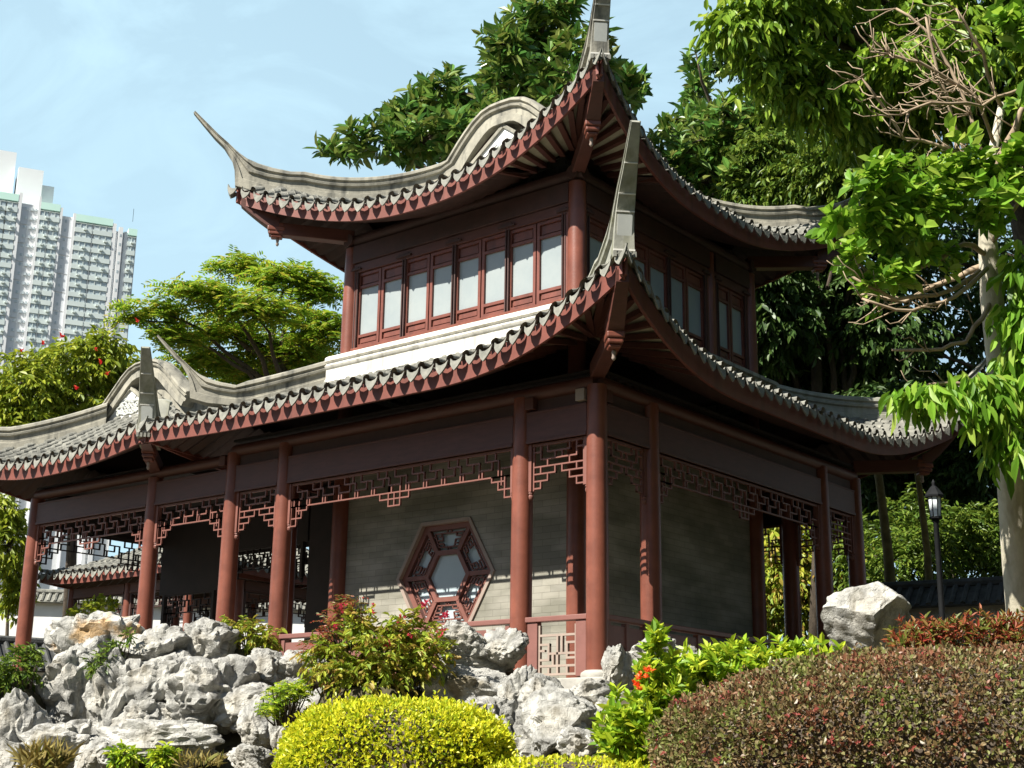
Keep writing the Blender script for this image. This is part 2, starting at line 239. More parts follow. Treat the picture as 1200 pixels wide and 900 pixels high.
class MB:
    def __init__(s): s.v = []; s.f = []
    def add(s, vs, fs):
        k = len(s.v); s.v += [tuple(map(float, q)) for q in vs]; s.f += [tuple(i + k for i in g) for g in fs]; return s
    def box(s, x0, x1, y0, y1, z0, z1):
        vs = [(x, y, z) for z in (z0, z1) for y in (y0, y1) for x in (x0, x1)]
        return s.add(vs, [(0, 2, 3, 1), (4, 5, 7, 6), (0, 1, 5, 4), (2, 6, 7, 3), (0, 4, 6, 2), (1, 3, 7, 5)])
    def obox(s, c, U, V, N, u, v, n):
        c, U, V, N = map(np.array, (c, U, V, N)); vs = [c + a * u / 2 * U + b * v / 2 * V + k * n / 2 * N for k in (-1, 1) for b in (-1, 1) for a in (-1, 1)]
        return s.add(vs, [(0, 2, 3, 1), (4, 5, 7, 6), (0, 1, 5, 4), (2, 6, 7, 3), (0, 4, 6, 2), (1, 3, 7, 5)])
    def beam(s, a, b, wd, ht, up=(0, 0, 1)):
        a, b, up = np.array(a, float), np.array(b, float), np.array(up, float); d = b - a; L = np.linalg.norm(d); d /= L
        sd_ = np.cross(d, up); sd_ /= np.linalg.norm(sd_); u = np.cross(sd_, d)
        return s.obox((a + b) / 2, d, sd_, u, L, wd, ht)
    def lathe(s, prof, c=(0, 0), seg=20):
        n = len(prof); vs = [(c[0] + r * math.cos(6.28318530718 * i / seg), c[1] + r * math.sin(6.28318530718 * i / seg), z) for r, z in prof for i in range(seg)]
        fs = [(j * seg + i, j * seg + (i + 1) % seg, (j + 1) * seg + (i + 1) % seg, (j + 1) * seg + i) for j in range(n - 1) for i in range(seg)]
        fs += [tuple(range(seg - 1, -1, -1)), tuple((n - 1) * seg + i for i in range(seg))]
        return s.add(vs, fs)
    def tube(s, pts, rad, seg=8, cap=True):
        pts = [np.array(p, float) for p in pts]; n = len(pts); rad = [rad] * n if np.isscalar(rad) else rad; vs = []
        prev = None
        for i, p in enumerate(pts):
            t = pts[min(i + 1, n - 1)] - pts[max(i - 1, 0)]; t /= (np.linalg.norm(t) + 1e-9)
            if prev is None: prev = np.cross(t, (0.3, 0.2, 1) if abs(t[2]) < 0.9 else (1, 0, 0))
            e = prev - t * (prev @ t); e /= (np.linalg.norm(e) + 1e-9); prev = e; g = np.cross(t, e)
            vs += [p + rad[i] * (math.cos(6.2831853 * k / seg) * e + math.sin(6.2831853 * k / seg) * g) for k in range(seg)]
        fs = [(j * seg + i, j * seg + (i + 1) % seg, (j + 1) * seg + (i + 1) % seg, (j + 1) * seg + i) for j in range(n - 1) for i in range(seg)]
        if cap: fs += [tuple(range(seg - 1, -1, -1)), tuple((n - 1) * seg + i for i in range(seg))]
        return s.add(vs, fs)
    def loft(s, secs, cap=True):
        n = len(secs[0]); vs = [p for sec in secs for p in sec]
        fs = [(j * n + i, j * n + (i + 1) % n, (j + 1) * n + (i + 1) % n, (j + 1) * n + i) for j in range(len(secs) - 1) for i in range(n)]
        if cap: fs += [tuple(range(n - 1, -1, -1)), tuple((len(secs) - 1) * n + i for i in range(n))]
        return s.add(vs, fs)
    def prism(s, poly, ax0, ax1):
        """polygon given as 3-D points, extruded by vector ax0..ax1"""
        n = len(poly); a, b = np.array(ax0, float), np.array(ax1, float)
        vs = [np.array(p) + a for p in poly] + [np.array(p) + b for p in poly]
        fs = [tuple(range(n - 1, -1, -1)), tuple(range(n, 2 * n))] + [(i, (i + 1) % n, n + (i + 1) % n, n + i) for i in range(n)]
        return s.add(vs, fs)
    def build(s, name, m, parent=None, smooth=False, bevel=0.0, fix=True):
        me = bpy.data.meshes.new(name); o = bpy.data.objects.new(name, me); COL.objects.link(o)
        off = origin_of(parent) if parent else Vector((0, 0, 0))
        me.from_pydata([(a - off[0], b - off[1], c - off[2]) for a, b, c in s.v], [], s.f)
        if fix:
            import bmesh
            bm = bmesh.new(); bm.from_mesh(me); bmesh.ops.recalc_face_normals(bm, faces=bm.faces); bm.to_mesh(me); bm.free()
        me.materials.append(M[m] if isinstance(m, str) else m)
        if smooth is True: me.polygons.foreach_set('use_smooth', [True] * len(me.polygons))
        elif smooth:
            me.polygons.foreach_set('use_smooth', [True] * len(me.polygons)); me.set_sharp_from_angle(angle=R_(smooth))
        if parent: o.parent = parent
        if bevel:
            b = o.modifiers.new('bevel', 'BEVEL'); b.width = bevel; b.segments = 2; b.limit_method = 'ANGLE'
        return o

def npmesh(name, V, F, m, parent=None, smooth=False):
    """V (n,3), F (k,4) or (k,3) arrays"""
    me = bpy.data.meshes.new(name); k = F.shape[1]
    off = np.array(origin_of(parent)) if parent else np.zeros(3)
    me.vertices.add(len(V)); me.vertices.foreach_set('co', (V - off).astype(np.float32).ravel())
    me.loops.add(F.size); me.loops.foreach_set('vertex_index', F.astype(np.int32).ravel())
    me.polygons.add(len(F)); me.polygons.foreach_set('loop_start', np.arange(0, F.size, k, dtype=np.int32))
    me.polygons.foreach_set('use_smooth', np.full(len(F), bool(smooth)))
    me.update(calc_edges=True); me.materials.append(M[m] if isinstance(m, str) else m)
    o = bpy.data.objects.new(name, me); COL.objects.link(o)
    if parent: o.parent = parent
    return o

def unit(a): return a / (np.linalg.norm(a, axis=-1, keepdims=True) + 1e-9)

def leafgeo(P, D, L, W, fold=0.18, droop=0.15, N=None):
    """leaves as two folded quads each: base points P, directions D, lengths, widths"""
    n = len(P); D = unit(np.asarray(D, float)); L = np.broadcast_to(L, n).reshape(n, 1); W = np.broadcast_to(W, n).reshape(n, 1)
    up = np.array([0, 0, 1.0]) + nr.normal(0, 0.45, (n, 3)) if N is None else N
    S = unit(np.cross(D, up)); U = unit(np.cross(S, D))
    fo = fold * W
    b = P; t = P + D * L - U * L * droop
    l1 = P + D * L * 0.32 + S * W * 0.46 + U * fo; l2 = P + D * L * 0.68 + S * W * 0.40 + U * (fo - L * droop * 0.35)
    r1 = P + D * L * 0.32 - S * W * 0.46 + U * fo; r2 = P + D * L * 0.68 - S * W * 0.40 + U * (fo - L * droop * 0.35)
    V = np.stack([b, l1, l2, t, r2, r1], 1).reshape(-1, 3); k = np.arange(n)[:, None] * 6
    F = np.concatenate([k + np.array([[0, 3, 2, 1]]), k + np.array([[0, 5, 4, 3]])], 1).reshape(-1, 4)
    return V, F
def merge(parts):
    Vs, Fs, k = [], [], 0
    for V, F in parts: Vs.append(V); Fs.append(F + k); k += len(V)
    return np.concatenate(Vs), np.concatenate(Fs)

# ================================================================== setting
d, D, DP = 1.273, 4.885, 5.239
XC = [0.0, -d, -d - D, -2 * d - D]            # front columns of the pavilion, corner first
YC = [0.0, d, d + DP, 2 * d + DP]
X4, X5 = XC[3] - 2.131, XC[3] - 2.131 - 3.641  # the side hall's front columns
XI0, XI1, YI0, YI1 = -d - D, -d, d, d + DP

# the stones of the rockery: photo x, y, width, height, distance, label, material
ROCKS = [
 (112, 752, 112, 62, 20.6, 'broad pale rock slab with an orange stain, topmost at the left of the rockery', 'rockorange'),
 (92, 806, 100, 110, 20.0, 'tall hollowed rock under the orange stained slab', 'rock'),
 (26, 846, 62, 70, 19.0, 'grey rock at the left edge below the green shrub', 'rock'),
 (10, 888, 60, 46, 18.4, 'pale rock in the bottom left corner', 'rock'),
 (72, 876, 84, 60, 18.6, 'lumpy rock at the foot of the hollowed rock', 'rock'),
 (136, 818, 62, 104, 19.5, 'narrow upright rock left of the square block', 'rock'),
 (186, 757, 78, 50, 20.2, 'pointed rock capping the square block', 'rock'),
 (183, 796, 74, 66, 19.7, 'square pale block under the pointed cap rock', 'rock'),
 (245, 757, 64, 62, 20.3, 'grey flat-topped block below the second column from the left', 'rock'),
 (170, 842, 66, 42, 19.2, 'rounded rock in the middle of the left rockery', 'rock'),
 (252, 812, 100, 82, 19.4, 'big smooth rock arching over the shadowed hollow', 'rock'),
 (186, 872, 146, 52, 18.5, 'long low slab across the foot of the rockery', 'rock'),
 (120, 884, 60, 40, 18.2, 'small knobbly rock beside the long low slab', 'rock'),
 (318, 785, 66, 46, 20.0, 'white rounded rock left of the flowering bush', 'rock'),
 (290, 826, 74, 54, 19.2, 'layered rock bridging the hollow', 'rock'),
 (303, 852, 50, 70, 18.7, 'upright rock on the right side of the hollow', 'rock'),
 (332, 864, 34, 60, 17.6, 'dark upright stone touching the golden hedge', 'rock'),
 (292, 888, 52, 32, 17.8, 'pair-topped small rock at the hollow mouth', 'rock'),
 (250, 880, 80, 40, 19.6, 'dark rock inside the hollow', 'rock'),
 (356, 782, 66, 40, 20.0, 'rough little rock under the left end of the railing', 'rock'),
 (386, 830, 92, 46, 17.9, 'flat pale slab behind the golden hedge', 'rock'),
 (440, 818, 46, 28, 17.9, 'small white rock between two slabs behind the golden hedge', 'rock'),
 (480, 812, 62, 38, 18.0, 'leaning pale slab left of the mossy block', 'rock'),
 (545, 808, 104, 54, 17.4, 'large block with a brown mossy underside', 'rockmoss'),
 (546, 752, 66, 46, 17.9, 'pointed rock beside the flowering bush', 'rock'),
 (590, 758, 54, 44, 17.8, 'cracked rock leaning on the second column', 'rock'),
 (562, 775, 88, 36, 17.9, 'ridged dark rock under the cracked rock', 'rock'),
 (606, 820, 42, 74, 17.0, 'shadowed upright rock right of the mossy block', 'rock'),
 (660, 848, 112, 90, 16.0, 'large craggy rock below the corner column', 'rock'),
 (612, 880, 60, 36, 15.8, 'low stepped rock between the golden hedge and the craggy rock', 'rock'),
 (697, 814, 66, 34, 16.6, 'smooth cream rock at the foot of the corner column', 'rock'),
 (720, 842, 46, 50, 16.2, 'pale rock under the smooth cream rock', 'rock'),
 (724, 782, 36, 50, 16.9, 'upright pale rock right of the corner column', 'rock'),
 (768, 772, 62, 50, 17.3, 'white lumpy rock behind the orange flowers', 'rock'),
 (800, 778, 44, 40, 17.4, 'little pale rock between the white rock and the green bush', 'rock'),
]
ROCKS += [
 (640, 812, 60, 44, 16.6, 'grey stone wedged beneath the lattice railing panel', 'rock'),
 (690, 878, 70, 50, 15.4, 'craggy foot stone beside the upright glossy bush', 'rock'),
 (345, 812, 40, 34, 18.8, 'grey rock under the fine grass tuft', 'rock'),
 (420, 850, 90, 50, 16.8, 'shaded rock hidden behind the golden hedge dome', 'rock'),
 (215, 835, 46, 40, 19.3, 'small grey rock beside the arching rock', 'rock'),
 (30, 812, 46, 40, 19.8, 'grey rock half covered by the left edge shrub', 'rock'),
 (572, 846, 70, 56, 16.4, 'dark rock at the right shoulder of the golden hedge', 'rock'),
]
BOULDER = (1016, 727, 114, 88, 17.5)
# soil is heaped up under every stone and bush
HEAPS = []
for q in ROCKS + [BOULDER]:
    c_ = at(q[0], q[1] + .38 * q[3], q[4] + .25); HEAPS.append((c_[0], c_[1], c_[2], .20 * q[2] * q[4] / FPX))
for px_, py_, dp_, rx_ in ((880, 808, 13.3, 90), (950, 800, 13.4, 60), (775, 890, 12.5, 36), (1110, 772, 12.9, 70), (1190, 772, 12.9, 60), (440, 808, 17.5, 60), (290, 762, 20.7, 26), (22, 808, 19.7, 26)):
    c_ = at(px_, py_, dp_); HEAPS.append((c_[0], c_[1], c_[2], rx_ * dp_ / FPX))

def terrain_z(x, y):
    """visitor's path low in front, a planted bank, then the terrace plateau"""
    k = min(1, max(0, (x - 1.5) / 3.0))
    ya, yb = -3.3 - 1.2 * k, -0.7 - 1.6 * k
    if y < ya: return -2.62 + 1.1 * min(1, max(0, (y + 13.0) / (13.0 + ya))) ** 1.5
    t = min(1, (y - ya) / (yb - ya)); t = t * t * (3 - 2 * t)
    return -1.52 + t * 1.34

def make_ground():
    xs = np.unique(np.concatenate([np.linspace(-600, -30, 12), np.linspace(-30, 22, 230), np.linspace(22, 500, 12)]))
    ys = np.unique(np.concatenate([np.linspace(-200, -24, 8), np.linspace(-24, 6, 140), np.linspace(6, 60, 20), np.linspace(60, 900, 12)]))
    V = []
    for y in ys:
        for x in xs:
            z = terrain_z(x, y)
            if -0.7 < y: z = min(z, -0.18)
            if -28 < x < 20 and -14 < y < -1.2: z += 0.07 * mnoise.noise(Vector((x * 0.7, y * 0.7, 3))) + .05 * mnoise.noise(Vector((x * 2.3, y * 2.3, 8)))
            for hx, hy, hz, hr in HEAPS:
                dd = math.hypot(x - hx, y - hy)
                if dd < hr + 2.0: z = max(z, hz - max(0, dd - hr) * 2.6)
            V.append((x, y, z))
    nx = len(xs); F = [(j * nx + i, j * nx + i + 1, (j + 1) * nx + i + 1, (j + 1) * nx + i) for j in range(len(ys) - 1) for i in range(nx - 1)]
    o = npmesh('ground', np.array(V), np.array(F), 'soil', smooth=True); tag(o, kind='structure')
make_ground()
b = MB(); b.box(-14.2, 0.55, -0.55, 8.4, -0.16, 0.0)
tag(b.build('terrace_floor', 'stone', bevel=0.015), kind='structure')
b = MB(); b.box(-60, 40, -30, -16.2, -2.62, -2.59)
tag(b.build('garden_path', 'stone'), kind='structure')

# ================================================================== pavilion builders
def column(parent, x, y, z0, z1, r=0.15, base=True, m='red'):
    mb = MB(); h = z1 - z0
    mb.lathe([(r * 0.985, z0 + (0.12 if base else 0)), (r, z0 + h * 0.3), (r * 0.985, z0 + h * 0.6), (r * 0.90, z1)], (x, y), 28)
    c = mb.build('column', m, parent, smooth=40)
    if base:
        mb = MB(); mb.lathe([(r * 1.35, z0), (r * 1.5, z0 + 0.05), (r * 1.45, z0 + 0.085), (r * 1.1, z0 + 0.12)], (x, y), 24); mb.build('column_base', 'stone', c, smooth=40)
    return c

class Plane:
    """a vertical plane: origin (3-D), horizontal direction U; draws bars in (u, z)"""
    def __init__(s, o, U): s.o = np.array(o, float); s.U = np.array(U, float); s.N = np.cross(s.U, (0, 0, 1))
    def p(s, u, z, n=0): return s.o + u * s.U + np.array((0, 0, z)) + n * s.N
    def bar(s, mb, u0, z0, u1, z1, wd, th, n=0):
        c = s.p((u0 + u1) / 2, (z0 + z1) / 2, n); e = 0.0
        if abs(z1 - z0) < 1e-6: mb.obox(c, s.U, (0, 0, 1), s.N, abs(u1 - u0) + wd, wd, th)
        elif abs(u1 - u0) < 1e-6: mb.obox(c, s.U, (0, 0, 1), s.N, wd, abs(z1 - z0) + wd, th * 0.985)
        else:
            a = np.array(s.p(u0, z0, n)); b_ = np.array(s.p(u1, z1, n)); mb.beam(a, b_, th * 0.97, wd, up=np.cross(s.N, b_ - a))

def post_and_bulb(mb, pl, u, ztop, zbot):
    pl.bar(mb, u, ztop - 0.035, u, zbot + 0.13, 0.07, 0.085)
    c = pl.p(u, 0)
    mb.lathe([(0.02, zbot - 0.02), (0.035, zbot), (0.04, zbot + 0.03), (0.03, zbot + 0.055), (0.042, zbot + 0.07), (0.034, zbot + 0.095)], (c[0], c[1]), 10)

def frieze_long(parent, o, U, width, ztop, m='lattice', mid=True):
    pl = Plane(o, U); mb = MB(); g = 0.118; wd = 0.021; th = 0.036
    w0 = 0.19; w1 = width - 0.19
    post_and_bulb(mb, pl, 0.19 - 0.04, ztop, ztop - 0.74); post_and_bulb(mb, pl, width - 0.15, ztop, ztop - 0.74)
    pl.bar(mb, w0, ztop - 0.018, w1, ztop - 0.018, 0.036, 0.05)
    n = int(round((w1 - w0) / g)); gx = (w1 - w0) / n
    X = lambda i: w0 + i * gx
    Zz = lambda j: ztop - 0.03 - j * g
    B = lambda i0, j0, i1, j1: pl.bar(mb, X(i0), Zz(j0), X(i1), Zz(j1), wd, th)
    def half(mir):
        f = (lambda i: n - i) if mir else (lambda i: i)
        def b2(i0, j0, i1, j1): B(f(i0), j0, f(i1), j1)
        # stepped bracket at the column
        b2(0, 5.6, 1, 5.6); b2(1, 5.6, 1, 4.6); b2(0, 4.6, 2, 4.6); b2(2, 4.6, 2, 3.6); b2(1, 3.6, 3, 3.6); b2(3, 3.6, 3, 3); b2(1, 4.6, 1, 3.0)
        b2(0, 3, 3, 3); b2(0, 5.6, 0, 0); b2(1.5, 2.4, 1.5, 4.0); b2(0, 2, 1.5, 2)
    half(0); half(1)
    B(0, 3, n, 3)
    i = 0.0
    while i < n - 2:                                    # interlocking key pattern
        B(i + 1, 0, i + 1, 1); B(i + 1, 1, min(n, i + 3), 1); B(i + 2, 1, i + 2, 2); B(i, 2, i + 2, 2)
        if i + 3 <= n: B(i + 3, 1, i + 3, 3)
        B(i + 0.5, 2, i + 0.5, 3)
        if int(i) % 2: B(i + 2.5, 0, i + 2.5, 1)
        i += 3
    if mid:
        c = n / 2
        B(c - 2.5, 3, c - 2.5, 3.8); B(c + 2.5, 3, c + 2.5, 3.8); B(c - 2.5, 3.8, c + 2.5, 3.8)
        B(c - 1, 2, c - 1, 4.7); B(c + 1, 2, c + 1, 4.7); B(c - 1, 4.7, c + 1, 4.7); B(c, 3, c, 4.7)
    return mb.build('lattice_frieze', m, parent)

def frieze_short(parent, o, U, width, ztop, m='lattice'):
    pl = Plane(o, U); mb = MB(); wd = 0.021; th = 0.036
    post_and_bulb(mb, pl, 0.19 - 0.04, ztop, ztop - 0.76); post_and_bulb(mb, pl, width - 0.15, ztop, ztop - 0.76)
    w0, w1 = 0.21, width - 0.21; W = w1 - w0; g = 0.10
    pl.bar(mb, w0 - .02, ztop - 0.018, w1 + .02, ztop - 0.018, 0.036, 0.05)
    X = lambda t: w0 + t * W; Zz = lambda j: ztop - 0.03 - j * g
    B = lambda a, j0, c, j1: pl.bar(mb, X(a), Zz(j0), X(c), Zz(j1), wd, th)
    B(0, 0, 0, 6.2); B(1, 0, 1, 6.2)
    B(.28, 1, .72, 1); B(.28, 0, .28, 1); B(.72, 0, .72, 1); B(.14, 0, .14, 2); B(.86, 0, .86, 2); B(.14, 2, .86, 2); B(0, .9, .14, .9); B(.86, .9, 1, .9)
    B(.43, 1, .43, 2); B(.57, 1, .57, 2)
    B(0, 3, 1, 3); B(.28, 2, .28, 3); B(.72, 2, .72, 3); B(0, 4, .43, 4); B(.57, 4, 1, 4); B(.43, 3, .43, 4); B(.57, 3, .57, 4); B(.14, 3, .14, 4); B(.86, 3, .86, 4)
    B(0, 5, .28, 5); B(.72, 5, 1, 5); B(.28, 4, .28, 5); B(.72, 4, .72, 5); B(0, 6, .14, 6); B(.86, 6, 1, 6); B(.14, 5, .14, 6); B(.86, 5, .86, 6)
    return mb.build('lattice_frieze', m, parent)

def lintel(parent, a, c, z0, z1, th, m='wood', name='lintel_panel', inset=0.12):
    a, c = np.array((a[0], a[1], 0.0)), np.array((c[0], c[1], 0.0)); L = np.linalg.norm(c - a); U = (c - a) / L; N = np.cross(U, (0, 0, 1))
    mb = MB(); mid = (a + c) / 2
    mb.obox((mid[0], mid[1], (z0 + z1) / 2), U, (0, 0, 1), N, L - 2 * inset, z1 - z0, th)
    mb.obox((mid[0], mid[1], z0 + 0.025), U, (0, 0, 1), N, L - 2 * inset - 0.004, 0.05, th + 0.03)
    mb.obox((mid[0], mid[1], z1 - 0.02), U, (0, 0, 1), N, L - 2 * inset - 0.004, 0.03, th + 0.02)
    return mb.build(name, m, parent, bevel=0.006)

PROF = [(0, .86), (.30, .86), (.33, .70), (.56, .70), (.60, .98), (.68, 1.04), (.72, .84), (.77, .84), (.81, 1.08), (.92, 1.02), (1, .6)]
def moulded(mb, stations, prof=PROF):
    secs = []
    for lo, up, wd, w_ in stations:
        lo, up, wd = np.array(lo, float), np.array(up, float), unit(np.array(wd, float))
        a = [lo + f * (up - lo) + wd * k * w_ for f, k in prof]; c = [lo + f * (up - lo) - wd * k * w_ for f, k in prof]
        secs.append(a + c[::-1])
    return mb.loft(secs)

class Roof:
    def __init__(s, x0, x1, y0, y1, bm, bc, ze, zt, bminf, bmins, dz, L, expo=1.3, bref=None, lexp=1.6):
        s.__dict__.update(x0=x0, x1=x1, y0=y0, y1=y1, bm=bm, ze=ze, zt=zt, bminf=bminf, bmins=bmins, dz=dz, L=L, expo=expo, bcs=bc, lexp=lexp)
        s.bref = bmins if bref is None else bref
    SIDES = {'front': ('FL', 'FR'), 'right': ('FR', 'BR'), 'back': ('BL', 'BR'), 'left': ('FL', 'BL')}
    def rng(s, side): return (s.x0, s.x1) if side in ('front', 'back') else (s.y0, s.y1)
    def W(s, side, a, b):
        return {'front': (a, s.y0 - b), 'back': (a, s.y1 + b), 'right': (s.x1 + b, a), 'left': (s.x0 - b, a)}[side]
    def be(s, side, a):
        a0, a1 = s.rng(side); lo, hi = s.SIDES[side]; r = s.bm
        t = a - (a0 - s.bcs[lo]); r += max(0, 1 - t / s.L) ** 2 * (s.bcs[lo] - s.bm)
        t = (a1 + s.bcs[hi]) - a; r += max(0, 1 - t / s.L) ** 2 * (s.bcs[hi] - s.bm)
        return r
    def z(s, side, a, b):
        a0, a1 = s.rng(side); lo, hi = s.SIDES[side]
        q = (b - s.bref) / (s.bm - s.bref); qq = max(0.0, q)
        z = s.ze + (s.zt - s.ze) * (max(0, 1 - q) ** s.expo)
        if q > 1: z -= (s.zt - s.ze) * 0.10 * (q - 1)
        up = max(0, 1 - (a - (a0 - b)) / s.L) ** 2.3 * s.dz[lo] + max(0, 1 - ((a1 + b) - a) / s.L) ** 2.3 * s.dz[hi]
        return z + up * min(1.0, qq) ** s.lexp
    def bstart(s, side, a):
        a0, a1 = s.rng(side); bmin = s.bminf if side in ('front', 'back') else s.bmins
        h = max(a0 - a, a - a1)
        if side in ('left', 'right') and s.bmins < s.bminf and h < s.bminf: return s.bmins
        return max(bmin, h)
    def P(s, side, a, b, dzz=0): x, y = s.W(side, a, b); return (x, y, s.z(side, a, b) + dzz)
    def corner(s, c):
        sd_ = 'front' if c[0] == 'F' else 'back'; a0, a1 = s.rng(sd_); bc = s.bcs[c]
        a = a0 - bc if c[1] == 'L' else a1 + bc
        return np.array(s.P(sd_, a, bc))
    def hip(s, c, b):
        sd_ = 'front' if c[0] == 'F' else 'back'; a0, a1 = s.rng(sd_)
        return np.array(s.P(sd_, a0 - b if c[1] == 'L' else a1 + b, b))
    def hdir(s, c): return np.array((-1 if c[1] == 'L' else 1, -1 if c[0] == 'F' else 1, 0)) / math.sqrt(2)

    PITCH = 0.268
    OFF = [(-.134, -.022), (-.10, -.012), (-.068, 0), (-.062, .038), (-.045, .058), (-.018, .070), (.018, .070), (.045, .058), (.062, .038), (.068, 0), (.10, -.012), (.134, -.022)]
    def rows(s, side, lim=None):
        a0, a1 = s.rng(side); lo, hi = s.SIDES[side]; A0, A1 = a0 - s.bcs[lo], a1 + s.bcs[hi]
        n = int((A1 - A0) / s.PITCH); p = (A1 - A0) / n
        return [A0 + (i + .5) * p for i in range(n)], p
    def tiles(s, name, parent, sides, m='tile', limits={}):
        V, F = [], []
        for side in sides:
            rows, p = s.rows(side); k = p / s.PITCH
            for a in rows:
                if side in limits and not (limits[side][0] <= a <= limits[side][1]): continue
                b0, b1 = s.bstart(side, a), s.be(side, a) + 0.05
                if b1 - b0 < 0.05: continue
                n = max(1, int(round((b1 - b0) / 0.15))); base = len(V); ja = rnd.gauss(0, .006)
                secs = []
                for i in range(n):
                    j = rnd.gauss(0, .006); j2 = rnd.gauss(0, .004)
                    secs.append((b0 + (b1 - b0) * i / n, j, j2)); secs.append((b0 + (b1 - b0) * (i + 1) / n, j + .024, j2))
                for bb, hz, js in secs:
                    for o_, h in s.OFF:
                        inb = a + ja + js + o_ * k
                        V.append(s.P(side, inb, bb, h + hz + (rnd.gauss(0, .003) if h > .02 else 0)))
                w_ = len(s.OFF)
                for i in range(len(secs) - 1):
                    for q in range(w_ - 1): F.append((base + i * w_ + q, base + i * w_ + q + 1, base + (i + 1) * w_ + q + 1, base + (i + 1) * w_ + q))
        return npmesh(name, np.array(V), np.array(F), m, parent)
    def drips(s, parent, sides, m='drip', limits={}, scale=.95):
        shape = [(-.122, .02), (-.075, -.028), (0, -.045), (.075, -.028), (.122, .02), (.104, -.075), (.058, -.145), (0, -.20), (-.058, -.145), (-.104, -.075)]
        mb = MB(); cap = MB()
        for side in sides:
            rows, p = s.rows(side)
            for i, a in enumerate(rows + [rows[0] - p]):
                am = a + p / 2
                if side in limits and not (limits[side][0] <= am <= limits[side][1]): continue
                a0, a1 = s.rng(side)
                be = s.be(side, am) + 0.05
                Pm = np.array(s.P(side, am, be)); T = np.array(s.P(side, am + .05, s.be(side, am + .05) + .05)) - np.array(s.P(side, am - .05, s.be(side, am - .05) + .05)); T /= np.linalg.norm(T)
                x, y = s.W(side, am, be + 1); N = np.array((x - Pm[0], y - Pm[1], 0)); N /= np.linalg.norm(N)
                dn = np.array((0, 0, 1)) - 0.22 * N; t = rnd.gauss(0, .09); sc_ = rnd.uniform(.86, 1.06) * scale; Pm = Pm + np.array((0, 0, rnd.gauss(0, .007)))
                poly = [Pm + T * (u * sc_ + t * v_ * 0.4) + dn * (v_ * sc_) for u, v_ in shape]
                mb.prism(poly, N * 0.004, N * 0.03)
        o = mb.build('drip_tile_edge', m, parent)
        return o
    def fascia(s, parent, sides, limits={}, hgt=0.31, m='fascia'):
        mb = MB()
        for side in sides:
            a0, a1 = s.rng(side); lo, hi = s.SIDES[side]; A0, A1 = a0 - s.bcs[lo], a1 + s.bcs[hi]
            if side in limits: A0, A1 = max(A0, limits[side][0]), min(A1, limits[side][1])
            secs = []; n = 40
            for i in range(n + 1):
                a = A0 + (A1 - A0) * i / n; be = s.be(side, a)
                x0_, y0_ = s.W(side, a, be - .03); x1_, y1_ = s.W(side, a, be - .075); zz = s.z(side, a, be)
                secs.append([(x0_, y0_, zz - .02), (x0_, y0_, zz - hgt), (x1_, y1_, zz - hgt), (x1_, y1_, zz - .02)])
            mb.loft(secs)
        return mb.build('fascia_board', m, parent, smooth=40)
    def soffit(s, parent, sides, b_in, limits={}, drop=.27, m='soffit', zone=None, name='soffit', ribs=True):
        V, F = [], []
        for side in sides:
            a0, a1 = s.rng(side); lo, hi = s.SIDES[side]; A0, A1 = a0 - s.bcs[lo], a1 + s.bcs[hi]
            n = int((A1 - A0) / 0.11); base = len(V); nb = 9
            for i in range(n + 1):
                a = A0 + (A1 - A0) * i / n; b0 = max(b_in, max(a0 - a, a - a1)); b1 = max(b0, s.be(side, a) - .07)
                for j in range(nb):
                    bb = b0 + (b1 - b0) * j / (nb - 1)
                    V.append(s.P(side, a, bb, -drop - (0.055 if ribs and i % 2 else 0)))
            for i in range(n):
                am = A0 + (A1 - A0) * (i + .5) / n
                if side in limits and not (limits[side][0] <= am <= limits[side][1]): continue
                if zone and not zone(side, am): continue
                for j in range(nb - 1): F.append((base + i * nb + j, base + i * nb + j + 1, base + (i + 1) * nb + j + 1, base + (i + 1) * nb + j))
        return npmesh(name, np.array(V), np.array(F), m, parent)
    def fin_stations(s, c, sc=1.0, w0=.165, hgt=.42, b0=None, zoff=0, bend=None, n=16):
        """hip ridge from b0 to the corner and on into the curled fin"""
        dv = s.hdir(c); side = np.array((-dv[1], dv[0], 0)); bc = s.bcs[c] if bend is None else bend; P0 = s.hip(c, bc) + np.array((0, 0, zoff)); st = []
        b0 = s.bminf if b0 is None else b0
        for i in range(n):
            bb = b0 + (bc - .85 * sc - b0) * i / (n - 1); p = s.hip(c, bb); st.append((p + (0, 0, -.06), p + (0, 0, hgt), side, w0))
        for (lk, lz), (uk, uz), w_ in [((-.55, -.06), (-.68, .40), .165), ((-.25, -.03), (-.45, .45), .165), ((0, .06), (-.27, .52), .155), ((.02, .36), (-.12, .61), .142), ((.07, .60), (.0, .73), .130),
                                       ((.18, .83), (.12, .885), .116), ((.30, .99), (.245, 1.04), .10), ((.435, 1.205), (.395, 1.25), .082), ((.585, 1.45), (.565, 1.485), .062)]:
            lo = P0 + dv * lk * 1.414 * sc + np.array((0, 0, lz * sc)); up = P0 + dv * uk * 1.414 * sc + np.array((0, 0, uz * sc)); st.append((lo, up, side, w_ * (w0 / .165)))
        return st
